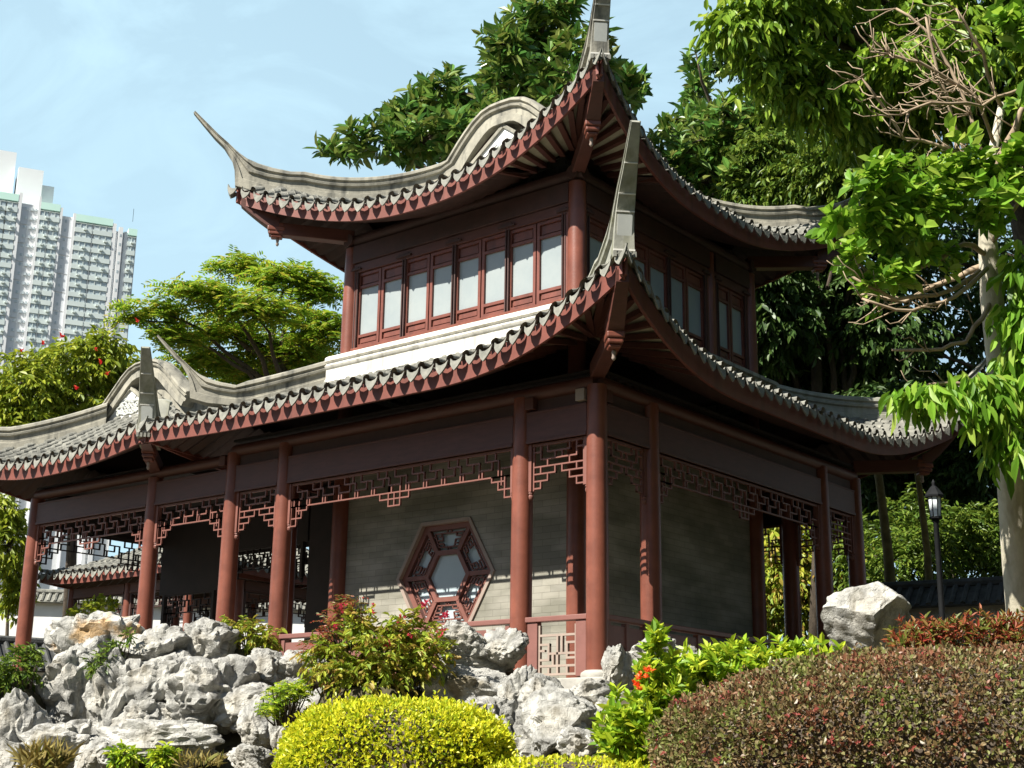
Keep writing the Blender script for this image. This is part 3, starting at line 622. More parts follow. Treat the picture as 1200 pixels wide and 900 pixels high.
    def fin_dress(s, parent, c, sc=1.0, zoff=0, bend=None):
        st = s.fin_stations(c, sc, zoff=zoff, bend=bend)[-7:]
        lows = [np.array(q[0]) for q in st]; dv = s.hdir(c); side = np.array((-dv[1], dv[0], 0)); ws = [q[3] for q in st]
        def pt(t):
            i = min(len(lows) - 2, int(t)); f = t - i
            p = lows[i] * (1 - f) + lows[i + 1] * f; v = unit(lows[i + 1] - lows[i]); return p, v, ws[i] * (1 - f) + ws[i + 1] * f
        for t, th in ((.17, .022), (1.95, .018), (2.75, .018), (4.35, .015)):
            p, v, w_ = pt(t); N = np.cross(side, v); N = N if N @ dv > 0 else -N
            MB().obox(p + N * .004, side, v, N, w_ * 1.78, th, .02).build('mortar_joint', 'joint', parent)
        p, v, w_ = pt(1.12); N = np.cross(side, v); N = N if N @ dv > 0 else -N
        poly = []
        h0, h1, ww = -.15, .17, w_ * .66
        for u_, v_ in ((-ww, h1), (ww, h1), (ww, h0 + .06), (ww * .75, h0 + .02), (ww * .3, h0), (-ww * .3, h0), (-ww * .75, h0 + .02), (-ww, h0 + .06)): poly.append(p + side * u_ + v * v_)
        MB().prism(poly, N * -.01, N * .012).build('inset_panel', 'finpanel', parent)
        # toothed foot under the fin
        p, v, w_ = pt(0); mb = MB()
        for i in range(5): mb.obox(lows[0] + side * (i - 2) * .062 + np.array((0, 0, -.02)) + dv * .04, side, (0, 0, 1), dv, .04, .07, .05)
        mb.build('toothed_foot', 'drip', parent)
    def corner_beams(s, parent, c, col_xy, zlow):
        """old corner beam from the corner column, carved head and pendant, and the rising upper beam"""
        dv = s.hdir(c); side = np.array((-dv[1], dv[0], 0)); tip = s.corner(c)
        q = np.array((col_xy[0], col_xy[1], 0)); reach = (tip - q) @ dv
        hd = q + dv * reach * .62; hd[2] = zlow + .10
        b = MB(); b.beam((q[0], q[1], zlow + .02), hd + dv * 0.0, .20, .22); o = b.build('corner_beam', 'wood', parent, bevel=.012)
        b = MB(); b.obox(hd + dv * .05 + np.array((0, 0, -.0)), side, (0, 0, 1), dv, .235, .085, .30)
        b.obox(hd + dv * .05 + np.array((0, 0, -.075)), side, (0, 0, 1), dv, .205, .07, .26); b.obox(hd + dv * .04 + np.array((0, 0, -.135)), side, (0, 0, 1), dv, .16, .05, .2); b.obox(hd + dv * .05 + np.array((0, 0, .075)), side, (0, 0, 1), dv, .21, .07, .26)
        b.build('carved_head', 'red', o, bevel=.02)
        pq = hd + dv * .02; b = MB(); b.lathe([(.012, hd[2] - .30), (.03, hd[2] - .27), (.02, hd[2] - .22), (.032, hd[2] - .2), (.02, hd[2] - .155)], (pq[0], pq[1]), 10); b.build('pendant', 'railgrey', o, smooth=True)
        b = MB(); e = tip + dv * -.12 + np.array((0, 0, -.30)); secs = []
        for i in range(7):
            t = i / 6; p = hd * (1 - t) + e * t; p[2] = hd[2] + .06 + (e[2] - hd[2] - .06) * t ** 1.25; w_ = .115 - .035 * t; h = .13 - .05 * t
            secs.append([p + side * w_ + (0, 0, h), p - side * w_ + (0, 0, h), p - side * w_ + (0, 0, -h), p + side * w_ + (0, 0, -h)])
        b.loft(secs); b.build('rising_corner_beam', 'wood', parent, smooth=35)
        return hd
    def fan_rafters(s, parent, c, hd, sides, count=9, span=2.3, drop=.30):
        for side in sides:
            a0, a1 = s.rng(side); lo, hi = s.SIDES[side]; up = (hi == c); bc = s.bcs[c]
            for i in range(count):
                off = .22 + span * i / count; a = (a1 + bc - off) if up else (a0 - bc + off)
                be = s.be(side, a) - .09; e = np.array(s.P(side, a, be, -drop))
                ain = a + (-.55 if up else .55) * (0.25 + 1.2 * (1 - i / count)) ; bi = max(0.05, be - 1.35 + .2 * i / count)
                a_lim = (a1 + bi) if up else (a0 - bi)
                ain = min(ain, a_lim - .05) if up else max(ain, a_lim + .05)
                st = np.array(s.P(side, ain, bi, -drop))
                b = MB(); b.beam(st, e, .085, .075); b.build('rafter', 'wood', parent)

def scroll_panel(parent, o, U, wd, ht, m='fin'):
    """white gable plaque carrying an openwork of curled scrolls"""
    pl = Plane(o, U); mb = MB()
    def spiral(u, z, r, turns, ph, mir=1):
        pts = []
        for i in range(26):
            t = i / 25; a = ph + mir * t * turns * 6.283; rr = r * (1 - .82 * t); pts.append(pl.p(u + rr * math.cos(a), z + rr * math.sin(a), .035))
        mb.tube(pts, .019, 6)
    for r_, n in ((0, 3), (1, 2), (2, 1)):
        for i in range(-n, n + 1):
            u = i * wd / 8.2; z = ht * (.17 + .26 * r_)
            spiral(u, z, wd * .062, 1.35, (0.6 if i % 2 else 2.2) + r_, 1 if i >= 0 else -1)
    pts = []
    for i in range(60):
        t = i / 59 * 6.283; rr = 1 + .10 * math.cos(10 * t); pts.append(pl.p(wd * .40 * rr * math.cos(t) * (1 - .28 * max(0, math.sin(t))), ht * (.38 + .36 * rr * math.sin(t)), .035))
    mb.tube(pts, .02, 6)
    return mb.build('scroll_ornament', m, parent, smooth=True)

def hump_gable(parent, roof, yg, xc, foot, ztop, out, sign=-1, c=('FL', 'FR'), fin=(1.0, 1.0), bend=(None, None), zoff=(0, 0), ornament=True, hw=1.0, w0=.165, mridge='ridge', skip_right=False, th=.46, dx=0.0, pw=.92, pb=.12):
    """rounded gable: ridge runs corner - hip - hump - hip - corner as one moulded band"""
    bg_ = (roof.y0 - yg) if sign < 0 else (yg - roof.y1)
    L = roof.fin_stations(c[0], fin[0], b0=bg_ + .18, bend=bend[0], zoff=zoff[0], w0=w0); Rr = roof.fin_stations(c[1], fin[1], b0=bg_ + .18, bend=bend[1], zoff=zoff[1], w0=w0)
    hum = []
    n = len(out)
    full = [(-u, z) for u, z in out[::-1]] + [(u, z) for u, z in out[1:]]
    for i, (u, z) in enumerate(full):
        a = np.array(full[max(i - 1, 0)]); b_ = np.array(full[min(i + 1, len(full) - 1)]); t = (b_ - a) / np.linalg.norm(b_ - a); nrm = np.array((-t[1], t[0]))
        nrm = nrm if nrm[1] > 0 else -nrm
        lo = (xc + u - nrm[0] * th, yg, z - nrm[1] * th); up = (xc + u, yg, z); hum.append((lo, up, (0, 1 if True else 0, 0), w0 * 1.15))
    sgn = -1 if sign < 0 else 1
    fl = lambda st, k: [(a, b_, (np.array(w_) if (np.array(w_) @ np.array((0, 1, 0))) > 0 else -np.array(w_)), ww) for a, b_, w_, ww in st]
    st = fl(L, 0)[::-1] + hum + ([] if skip_right else fl(Rr, 0))
    mb = MB(); moulded(mb, st); r = mb.build('gable_ridge', mridge, parent, smooth=32)
    # gable wall behind the band and the recessed white plaque
    zb = roof.z('front', xc, bg_) - .25
    poly = [(xc + u * .97, yg, z - .2) for u, z in full]
    poly = [(xc - foot, yg, zb)] + poly + [(xc + foot, yg, zb)]
    g = MB(); g.prism(poly, (0, .10 * -sgn, 0), (0, .34 * -sgn, 0)); gw = g.build('gable_wall', mridge, parent)
    if ornament:
        # recessed white triangle with straight raking edges, carrying the scrolls
        za, hb = zb + (ztop - th - .02 * (th > .4) - zb - (.16 if dx else 0)) * .97, foot * pw; z0_ = zb + pb; xp = xc + dx
        yq = yg - .07; tri = [(xp - hb, yq, z0_), (xp + hb, yq, z0_), (xp, yq, za)]
        g = MB(); g.prism(tri, (0, 0, 0), (0, .16, 0)); g.build('white_plaque', 'white', gw)
        for sg in (-1, 1):
            g = MB(); g.beam((xp + sg * hb * 1.03, yq - .01, z0_ + .02), (xp, yq - .01, za + .03), .06, .07, up=(0, 1, 0)); g.build('raking_band', mridge, gw)
        scroll_panel(gw, (xp, yq + .02, z0_ + .10), (1, 0, 0), hb * 1.02, (za - z0_) * .66, m='finpanel')
    return r

# ================================================================== the pavilion
pav = thing('pavilion', 'two-storey red timber pavilion with grey upswept tiled roofs and a hexagonal window', 'pavilion', (XC[0], 0, 0))
ZB = 3.236                                            # underside of the lintel panels
for x in XC:
    for y in YC:
        outer = x in (XC[0], XC[3]) or y in (YC[0], YC[3])
        if outer:
            if y > 3 and x < -3 and not (y == YC[3]): pass
            column(pav, x, y, 0, 3.92)
for x in (XI0, XI1):
    for y in (YI0, YI1): column(pav, x, y, 0, 5.2, base=False, m='red')
def bay_list():
    L = [((XC[1], 0), (XC[0], 0), 'fs'), ((XC[2], 0), (XC[1], 0), 'fl'), ((XC[3], 0), (XC[2], 0), 'fs'),
         ((0, YC[0]), (0, YC[1]), 'rs'), ((0, YC[1]), (0, YC[2]), 'rl'), ((0, YC[2]), (0, YC[3]), 'rs'),
         ((XC[1], YC[3]), (XC[0], YC[3]), 'bs'), ((XC[2], YC[3]), (XC[1], YC[3]), 'bl'), ((XC[3], YC[3]), (XC[2], YC[3]), 'bs')]
    return L
for a, c, k in bay_list():
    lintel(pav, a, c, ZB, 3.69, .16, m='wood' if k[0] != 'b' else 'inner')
    aa, cc = np.array((*a, 0.0)), np.array((*c, 0.0)); Lb = np.linalg.norm(cc - aa); U = (cc - aa) / Lb
    (frieze_short if k[1] == 's' else frieze_long)(pav, aa, U, Lb, ZB)
    b = MB(); b.tube([(a[0], a[1], 3.96), (c[0], c[1], 3.96)], .105, 12); b.build('round_purlin', 'wood', pav, smooth=40)
    b = MB(); m_ = (aa + cc) / 2; b.obox((m_[0], m_[1], 3.78), U, (0, 0, 1), np.cross(U, (0, 0, 1)), Lb - .3, .15, .05); b.build('upper_board', 'dark', pav)
for x, y, dx, dy in ((XC[0], 0, -1, 0), (XC[0], 0, 0, 1), (XC[1], 0, 1, 0), (XC[3], 0, -1, 0)):
    b = MB(); cx_, cy_ = x + dx * .2 + (0.0 if dx else .0), y + dy * .2
    b.obox((cx_, cy_ - (.06 if dx else 0), 3.80), (1, 0, 0), (0, 0, 1), (0, 1, 0), .15, .17, .14); b.build('bracket_block', 'railgrey' if dx < 0 and x == 0 else 'wood', pav, bevel=.01)

# walls of the brick room (under the upper storey), ceiling of the gallery
HX, HZ, HR = -3.82, 1.765, .98
def hexpts(r): return [(HX + r * math.cos(R_(60 * k)), HZ + r * math.sin(R_(60 * k)) * 0.985) for k in range(6)]
b = MB(); y0w, y1w = YI0 + .02, YI0 + .26
ho = hexpts(HR); xl, xr, zl, zh = XI0 + .10, XI1 - .12, 0.0, 4.6
# frame the hexagonal opening with bricks: quads between outer rectangle and the hexagon
def wallface(y, flip):
    outer = [(xr, HZ), (xr, zh), (ho[1][0], zh), (ho[2][0], zh), (xl, zh), (xl, HZ), (xl, zl), (ho[4][0], zl), (ho[5][0], zl), (xr, zl)]
    n = 6
    quads = [[ho[0], (xr, HZ), (xr, zh), (ho[1][0], zh), ho[1]], [ho[1], (ho[1][0], zh), (ho[2][0], zh), ho[2]], [ho[2], (ho[2][0], zh), (xl, zh), (xl, HZ), ho[3]],
             [ho[3], (xl, HZ), (xl, zl), (ho[4][0], zl), ho[4]], [ho[4], (ho[4][0], zl), (ho[5][0], zl), ho[5]], [ho[5], (ho[5][0], zl), (xr, zl), (xr, HZ), ho[0]]]
    for q in quads:
        vs = [(x, y, z) for x, z in q]; b.add(vs, [tuple(range(len(vs)))])
wallface(y0w, 0); wallface(y1w, 1)
for k in range(6):
    p, q = ho[k], ho[(k + 1) % 6]; b.add([(p[0], y0w, p[1]), (q[0], y0w, q[1]), (q[0], y1w, q[1]), (p[0], y1w, p[1])], [(0, 1, 2, 3)])
b.add([(xl, y0w, zl), (xl, y1w, zl), (xl, y1w, zh), (xl, y0w, zh)], [(0, 1, 2, 3)]); b.add([(xr, y0w, zl), (xr, y1w, zl), (xr, y1w, zh), (xr, y0w, zh)], [(0, 1, 2, 3)])
b.build('brick_wall', 'brick', pav)
b = MB(); b.box(XI1 - .26, XI1 - .02, YI0 + .12, YI1 + .08, 0, 4.6); b.build('brick_wall', 'brick', pav)
b = MB(); b.box(XI0 + .14, XI1 - .3, YI1 - .12, YI1 + .08, 0, 4.6); b.build('brick_wall', 'brick', pav)
b = MB(); b.box(XI0 + .0, XI0 + .2, YI0 + .32, YI1 - .16, 0, 4.6); b.build('side_wall', 'dark', pav)
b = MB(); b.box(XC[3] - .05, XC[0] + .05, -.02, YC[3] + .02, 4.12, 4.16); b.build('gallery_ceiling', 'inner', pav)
b = MB()
for i in range(5):
    b.box(XC[3], XC[0], .25 + i * .22, .33 + i * .22, 4.06, 4.12)
b.build('ceiling_joist', 'soffit', pav)
b = MB(); b.box(XI0 - .09, XI0 + .10, YI0 - .05, YI0 + .12, 0, 3.95); b.build('door_post', 'wood', pav)

# hexagonal window
hw = MB()
def hexring(mb, r0, r1, ya, yb):
    A, B_ = hexpts(r1), hexpts(r0)
    for k in range(6):
        j = (k + 1) % 6; vs = [(p[0], y, p[1]) for y in (ya, yb) for p in (A[k], A[j], B_[j], B_[k])]
        mb.add(vs, [(0, 1, 2, 3), (7, 6, 5, 4), (0, 4, 5, 1), (1, 5, 6, 2), (2, 6, 7, 3), (3, 7, 4, 0)])
b = MB(); hexring(b, HR - .03, HR + .035, y0w - .03, y0w + .10); hwin = b.build('hexagonal_window', 'railgrey', pav)
YF = y0w + .075
b = MB(); hexring(b, HR - .13, HR - .028, YF - .03, YF + .05); hexring(b, .385, .47, YF - .035, YF + .05)
A, B_ = hexpts(HR - .12), hexpts(.45)
for k in range(6):
    p, q = np.array((B_[k][0], YF + .008, B_[k][1])), np.array((A[k][0], YF + .008, A[k][1])); b.beam(p, q, .07, .075, up=(0, 1, 0))
b.build('window_frame', 'lattice', hwin)
b = MB(); b.add([(p[0], YF + .03, p[1]) for p in hexpts(.40)], [(0, 1, 2, 3, 4, 5)]); b.build('glass_pane', 'mirrorpane', hwin)
b = MB(); b.add([(p[0], YF + .06, p[1]) for p in hexpts(HR - .05)], [(0, 1, 2, 3, 4, 5)]); b.build('backing_pane', 'mirrorpane', hwin)
for k in range(6):                                     # carved lattice in the six fields
    j = (k + 1) % 6; b = MB()
    c00, c10, c11, c01 = [np.array((p[0], YF + .012, p[1])) for p in (hexpts(.485)[k], hexpts(.485)[j], hexpts(HR - .14)[j], hexpts(HR - .14)[k])]
    def fp(u, v): return (c00 * (1 - u) + c10 * u) * (1 - v) + (c01 * (1 - u) + c11 * u) * v
    def ln(u0, v0, u1, v1): b.beam(fp(u0, v0), fp(u1, v1), .021, .03, up=(0, 1, 0))
    for u0, v0, u1, v1 in [(.12, .14, .88, .14), (.12, .86, .88, .86), (.12, .14, .12, .86), (.88, .14, .88, .86), (.12, .5, .3, .5), (.3, .14, .3, .5), (.3, .68, .3, .86), (.12, .68, .3, .68), (.2, .3, .3, .3),
                           (.7, .14, .7, .32), (.7, .32, .88, .32), (.7, .5, .88, .5), (.7, .5, .7, .86), (.7, .7, .8, .7), (.45, 0, .45, .14), (.55, 0, .55, .14), (.45, .86, .45, 1), (.55, .86, .55, 1), (0, .3, .12, .3), (.88, .7, 1, .7), (0, .7, .12, .7), (.88, .3, 1, .3)]: ln(u0, v0, u1, v1)
    b.build('carved_lattice', 'lattice', hwin)

# low rails round the gallery
def railing(a, c, lattice=True, z1=.85):
    a, c = np.array((*a, 0.0)), np.array((*c, 0.0)); L = np.linalg.norm(c - a); U = (c - a) / L; pl = Plane(a, U)
    b = MB(); pl.bar(b, .16, z1 - .035, L - .16, z1 - .035, .07, .15); r = b.build('railing', 'railwood', pav, bevel=.01)
    if lattice:
        for u in (.235, L - .235): b = MB(); pl.bar(b, u, .14, u, z1 - .155, .17, .10); b.build('rail_post', 'railwood', r, bevel=.008)
        w0, w1 = .335, L - .335
        b = MB()
        for x0, z0, x1, z1_ in [(0, .09, 0, .72), (1, .09, 1, .72), (0, .09, 1, .09), (0, .60, 1, .60), (0, .20, 1, .20), (.5, .09, .5, .6), (.5, .36, .98, .36), (.26, .36, .5, .36), (0, .48, .26, .48), (.26, .48, .26, .28), (0, .28, .26, .28),
                              (.76, .5, 1, .5), (.76, .5, .76, .30), (.76, .30, 1, .30), (.26, .09, .26, .16), (.76, .09, .76, .2), (0, .40, .13, .40), (.38, .20, .38, .36), (.62, .60, .62, .36)]:
            pl.bar(b, w0 + x0 * (w1 - w0), z0, w0 + x1 * (w1 - w0), z1_, .03, .045)
        b.build('lattice_panel', 'railgrey', r)
    else:
        b = MB(); pl.bar(b, .17, .44, L - .17, .44, .02, .05); m_ = pl.p(L / 2, .42); b.obox(m_, U, (0, 0, 1), pl.N, L - .34, .60, .05); b.build('board_panel', 'railwood', r)
        n = max(2, int(L / .9))
        for i in range(n + 1): b = MB(); u = .2 + (L - .4) * i / n; pl.bar(b, u, .1, u, z1 - .12, .07, .09); b.build('rail_post', 'railwood', r)
railing((XC[1], 0), (XC[0], 0)); railing((XC[2], 0), (XC[1], 0), False); railing((0, YC[0]), (0, YC[1]), False); railing((0, YC[1]), (0, YC[2]), False); railing((0, YC[2]), (0, YC[3]), False)

# lower roof
def deck(roof, par, bin_):
    V, F = [], []
    for side in ('front', 'right', 'back', 'left'):
        a0, a1 = roof.rng(side); lo, hi = roof.SIDES[side]; A0, A1 = a0 - roof.bcs[lo], a1 + roof.bcs[hi]; n = 60; base = len(V)
        for i in range(n + 1):
            a = A0 + (A1 - A0) * i / n; b0 = roof.bstart(side, a); b1 = max(b0, roof.be(side, a) - .04)
            for j in range(8): V.append(roof.P(side, a, b0 + (b1 - b0) * j / 7, -.16))
        for i in range(n):
            for j in range(7): F.append((base + i * 8 + j, base + i * 8 + j + 1, base + (i + 1) * 8 + j + 1, base + (i + 1) * 8 + j))
    return npmesh('roof_deck', np.array(V), np.array(F), 'soffit', par)
LOW = Roof(XI0, XI1, YI0, YI1, 2.37, {'FR': 2.72, 'BR': 2.72, 'FL': 2.37, 'BL': 2.37}, 4.27, 5.30, .15, .15, {'FR': .86, 'BR': .86, 'FL': .10, 'BL': .10}, 3.3, expo=1.2, bref=.0)
low = LOW.tiles('lower_roof', pav, ('front', 'right', 'back', 'left'))
LOW.drips(low, ('front', 'right', 'back'))
LOW.fascia(low, ('front', 'right', 'back', 'left'))
near = lambda R: (lambda side, a: (side == 'front' and a > R.x1 + R.bcs['FR'] - 2.2) or (side == 'right' and a < R.y0 - R.bcs['FR'] + 2.2))
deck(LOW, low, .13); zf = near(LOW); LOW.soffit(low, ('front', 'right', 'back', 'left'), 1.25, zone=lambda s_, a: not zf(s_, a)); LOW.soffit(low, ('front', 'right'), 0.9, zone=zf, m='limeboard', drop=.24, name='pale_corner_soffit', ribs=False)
hd = LOW.corner_beams(low, 'FR', (0, 0), 4.10); LOW.fan_rafters(low, 'FR', hd, ('front', 'right'))
LOW.corner_beams(low, 'BR', (0, YC[3]), 4.10)
for c in ('FR', 'BR'):
    b = MB(); moulded(b, LOW.fin_stations(c, 1.0, b0=.25, zoff=-.12)); fo = b.build('roof_fin', 'fin', low, smooth=32); LOW.fin_dress(low, c, zoff=-.12)
b = MB(); moulded(b, LOW.fin_stations('FL', .78, b0=.25, zoff=.27, bend=1.85)); b.build('roof_fin', 'ridge', low, smooth=32)
b = MB(); moulded(b, LOW.fin_stations('BL', .78, b0=.25, zoff=-.0, bend=1.82)); b.build('roof_fin', 'ridge', low, smooth=32)
# the moulded band at the foot of the upper storey (its front has been freshly plastered white)
def band(a, c, wd, m, z0=5.12, z1=5.63, w_=.17):
    b = MB(); moulded(b, [((a[0], a[1], z0), (a[0], a[1], z1), wd, w_), ((c[0], c[1], z0), (c[0], c[1], z1), wd, w_)], [(0, 1.25), (.1, 1.2), (.2, .95), (.52, .95), (.56, 1.1), (.64, 1.2), (.70, .95), (.76, .95), (.80, 1.2), (.92, 1.15), (1, .8)])
    return b.build('moulded_ridge', m, low, smooth=32)
band((XI0 - .12, YI0 - .24), (XI1 + .26, YI0 - .24), (0, 1, 0), 'ridgewhite'); band((XI1 + .24, YI0 - .2), (XI1 + .24, YI1 + .24), (-1, 0, 0), 'ridge'); band((XI0 - .26, YI1 + .24), (XI1 + .26, YI1 + .24), (0, 1, 0), 'ridge'); band((XI0 - .24, YI0 - .2), (XI0 - .24, YI1 + .24), (1, 0, 0), 'ridge')

# upper storey
for x in (XI0, XI1):
    for y in (YI0, YI1): column(pav, x, y, 5.2, 7.66, r=.15, base=False)
column(pav, XI1, 5.13, 5.2, 7.66, r=.12, base=False)
def facade(a, c, n, flip=1):
    a, c = np.array((*a, 0.0)), np.array((*c, 0.0)); L = np.linalg.norm(c - a); U = (c - a) / L; pl = Plane(a, U)
    def panel(name, u0, u1, z0, z1, th, m, n_=0, par=pav, bev=.006):
        b = MB(); b.obox(pl.p((u0 + u1) / 2, (z0 + z1) / 2, n_), U, (0, 0, 1), pl.N, u1 - u0, z1 - z0, th); return b.build(name, m, par, bevel=bev)
    panel('sill_beam', .1, L - .1, 5.60, 5.80, .17, 'red'); panel('header_beam', .1, L - .1, 7.17, 7.335, .15, 'wood'); panel('lintel_panel', .1, L - .1, 7.345, 7.67, .22, 'dark')
    u0, u1 = .185, L - .205; p = (u1 - u0) / n
    for k in (0, 1): panel('jamb', (.10, u1)[k], (u0, L - .10)[k], 5.8, 7.17, .14, 'frame')
    for i in range(n):
        x0, x1 = u0 + i * p, u0 + (i + 1) * p; g = .012
        b = MB(); s_ = .052
        for X0, X1, Z0, Z1 in [(x0 + g, x0 + g + s_, 5.81, 7.16), (x1 - g - s_, x1 - g, 5.81, 7.16), (x0 + g + s_, x1 - g - s_, 5.81, 5.862), (x0 + g + s_, x1 - g - s_, 5.985, 6.035), (x0 + g + s_, x1 - g - s_, 6.88, 6.925), (x0 + g + s_, x1 - g - s_, 7.11, 7.16)]:
            b.obox(pl.p((X0 + X1) / 2, (Z0 + Z1) / 2, .0), U, (0, 0, 1), pl.N, X1 - X0, Z1 - Z0, .07)
        w_ = b.build('window', 'frame', pav)
        panel('pane', x0 + g + s_ - .004, x1 - g - s_ + .004, 6.03, 6.885, .014, 'pane', -.012, w_, 0)
        for z0, z1 in ((5.86, 5.99), (6.92, 7.115)): panel('wood_panel', x0 + g + s_ - .004, x1 - g - s_ + .004, z0, z1, .02, 'frame', -.012, w_, 0); 
        for z0, z1 in ((5.885, 5.965), (6.95, 7.085)): panel('raised_field', x0 + g + s_ + .03, x1 - g - s_ - .03, z0, z1, .014, 'frame', .006, w_, .003)
    for i in range(0, n + 1):
        if i % 2 and i not in (0, n): continue
    for i in [j for j in range(n + 1) if j % 2 == 0]:
        u = u0 + i * p; b = MB(); 
        for du in (-.028, .028): pl.bar(b, u + du, 5.72, u + du, 7.20, .022, .03, .065)
        wq = .30 if 0 < i < n else .2
        pl.bar(b, u - wq / 2, 7.225, u + wq / 2, 7.225, .035, .06, .085); pl.bar(b, u - wq / 2 + .05, 7.255, u + wq / 2 - .05, 7.255, .02, .05, .085)
        b.build('bar_and_bracket', 'dark', pav)
facade((XI0, YI0), (XI1, YI0), 8); facade((XI1, YI0), (XI1, 5.13), 6); facade((XI1, 5.13), (XI1, YI1), 2); facade((XI1, YI1), (XI0, YI1), 8); facade((XI0, YI1), (XI0, YI0), 8)
for a, c in (((XI0 - .15, YI0), (XI1 + .15, YI0)), ((XI1, YI0 - .15), (XI1, YI1 + .15)), ((XI0 - .15, YI1), (XI1 + .15, YI1)), ((XI0, YI0 - .15), (XI0, YI1 + .15))):
    b = MB(); b.tube([(*a, 7.80), (*c, 7.80)], .11, 12); b.build('round_purlin', 'dark', pav, smooth=40)
b = MB(); b.box(XI0 + .05, XI1 - .05, YI0 + .05, YI1 - .05, 7.72, 7.76); b.box(XI0 + .05, XI1 - .05, YI0 + .05, YI1 - .05, 5.3, 5.34); b.build('upper_floor', 'dark', pav)
UP = Roof(XI0, XI1, YI0, YI1, 1.0, {k: 1.5 for k in ('FR', 'BR', 'FL', 'BL')}, 7.83, 10.2, -1.23, -2.44, {k: .95 for k in ('FR', 'BR', 'FL', 'BL')}, 3.5, expo=1.7, lexp=2.1)
upr = UP.tiles('upper_roof', pav, ('front', 'right', 'back', 'left'))
UP.drips(upr, ('front', 'right', 'back', 'left')); UP.fascia(upr, ('front', 'right', 'back', 'left'))
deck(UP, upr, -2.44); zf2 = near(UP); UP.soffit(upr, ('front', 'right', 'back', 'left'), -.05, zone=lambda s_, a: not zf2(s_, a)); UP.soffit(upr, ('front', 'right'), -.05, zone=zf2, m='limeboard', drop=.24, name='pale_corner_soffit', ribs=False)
hd = UP.corner_beams(upr, 'FR', (XI1, YI0), 7.86); UP.fan_rafters(upr, 'FR', hd, ('front', 'right'))
for c, q in (('FL', (XI0, YI0)), ('BR', (XI1, YI1)), ('BL', (XI0, YI1))): UP.corner_beams(upr, c, q, 7.86)
hump = [(0, 10.26), (.25, 10.25), (.47, 10.19), (.68, 10.06), (.86, 9.9), (1.02, 9.74), (1.16, 9.58), (1.27, 9.45)]
xcu = (XI0 + XI1) / 2
hump_gable(upr, UP, 2.5, xcu, 1.2, 10.26, hump, -1, ('FL', 'FR'), zoff=(-.1, -.12))
hump_gable(upr, UP, YI1 - 1.23, xcu, 1.2, 10.26, hump, 1, ('BL', 'BR'), zoff=(-.1, -.12), ornament=False)
for c in ('FR',): UP.fin_dress(upr, c, zoff=-.12)

# ================================================================== the side hall on the left
hall = thing('side_hall', 'lower single-storey timber hall joined to the left of the pavilion, with a rounded gable', 'hall', (X4, 0, 0))
YH = 4.6
for x in (X4, X5): column(hall, x, 0, 0, 3.75, r=.145); column(hall, x, YH, 0, 3.75, r=.145)
for a, c in (((X4, 0), (XC[3], 0)), ((X5, 0), (X4, 0)), ((X5, YH), (X4, YH)), ((X5, 0), (X5, YH))):
    lintel(hall, a, c, ZB, 3.66, .15, m='wood' if a[1] == c[1] == 0 else 'inner')
    aa, cc = np.array((*a, 0.0)), np.array((*c, 0.0)); Lb = np.linalg.norm(cc - aa); frieze_long(hall, aa, (cc - aa) / Lb, Lb, ZB, m='lattice' if a[1] == c[1] == 0 else 'inner', mid=Lb > 3)
    b = MB(); b.tube([(a[0], a[1], 3.83), (c[0], c[1], 3.83)], .10, 12); b.build('round_purlin', 'wood' if a[1] == c[1] == 0 else 'inner', hall, smooth=40)
HALL = Roof(X5, X4, 0, YH, 1.1, {'FR': 1.1, 'BR': 1.1, 'FL': 1.3, 'BL': 1.3}, 4.13, 5.98, -1.0, -1.82, {'FR': .30, 'BR': .3, 'FL': .5, 'BL': .5}, 3.0)
hr = HALL.tiles('hall_roof', hall, ('front', 'right', 'back', 'left'))
HALL.drips(hr, ('front', 'left')); HALL.fascia(hr, ('front', 'right', 'back', 'left')); deck(HALL, hr, -1.82); HALL.soffit(hr, ('front', 'right', 'back', 'left'), -.1)
HALL.corner_beams(hr, 'FR', (X4, 0), 3.9)
hump2 = [(0, 6.45), (.25, 6.44), (.48, 6.37), (.7, 6.22), (.95, 6.0), (1.2, 5.78), (1.45, 5.60)]
hump_gable(hr, HALL, 1.0, (X4 + X5) / 2, 1.45, 6.45, hump2, -1, ('FL', 'FR'), fin=(1.0, .92), zoff=(.12, -.30), mridge='ridge', w0=.16, skip_right=True, th=.33, dx=-.45, pw=.64, pb=.2)
b = MB(); moulded(b, HALL.fin_stations('FR', .92, b0=.1, zoff=-.30, w0=.19, n=6)); b.build('roof_fin', 'fin', hr, smooth=32)
HALL.fin_dress(hr, 'FR', sc=.92, zoff=-.30)
b = MB(); b.box(X5 - .05, X4 + .05, -.02, YH + .02, 3.95, 3.98); b.build('hall_ceiling', 'inner', hall)

# ================================================================== buildings further off
def ray(px, py): return (px - 600) / FPX * _r - (py - 450) / FPX * _u + _f
def atz(px, py, z): v = ray(px, py); return CAM + v * ((z - CAM[2]) / v[2])
def atplane(px, py, p0, n): v = ray(px, py); return CAM + v * (((p0 - CAM) @ n) / (v @ n))
RH = np.array([math.cos(YAW), math.sin(YAW), 0.0]); FH = np.array([-math.sin(YAW), math.cos(YAW), 0.0]); UPV = np.array([0, 0, 1.0])

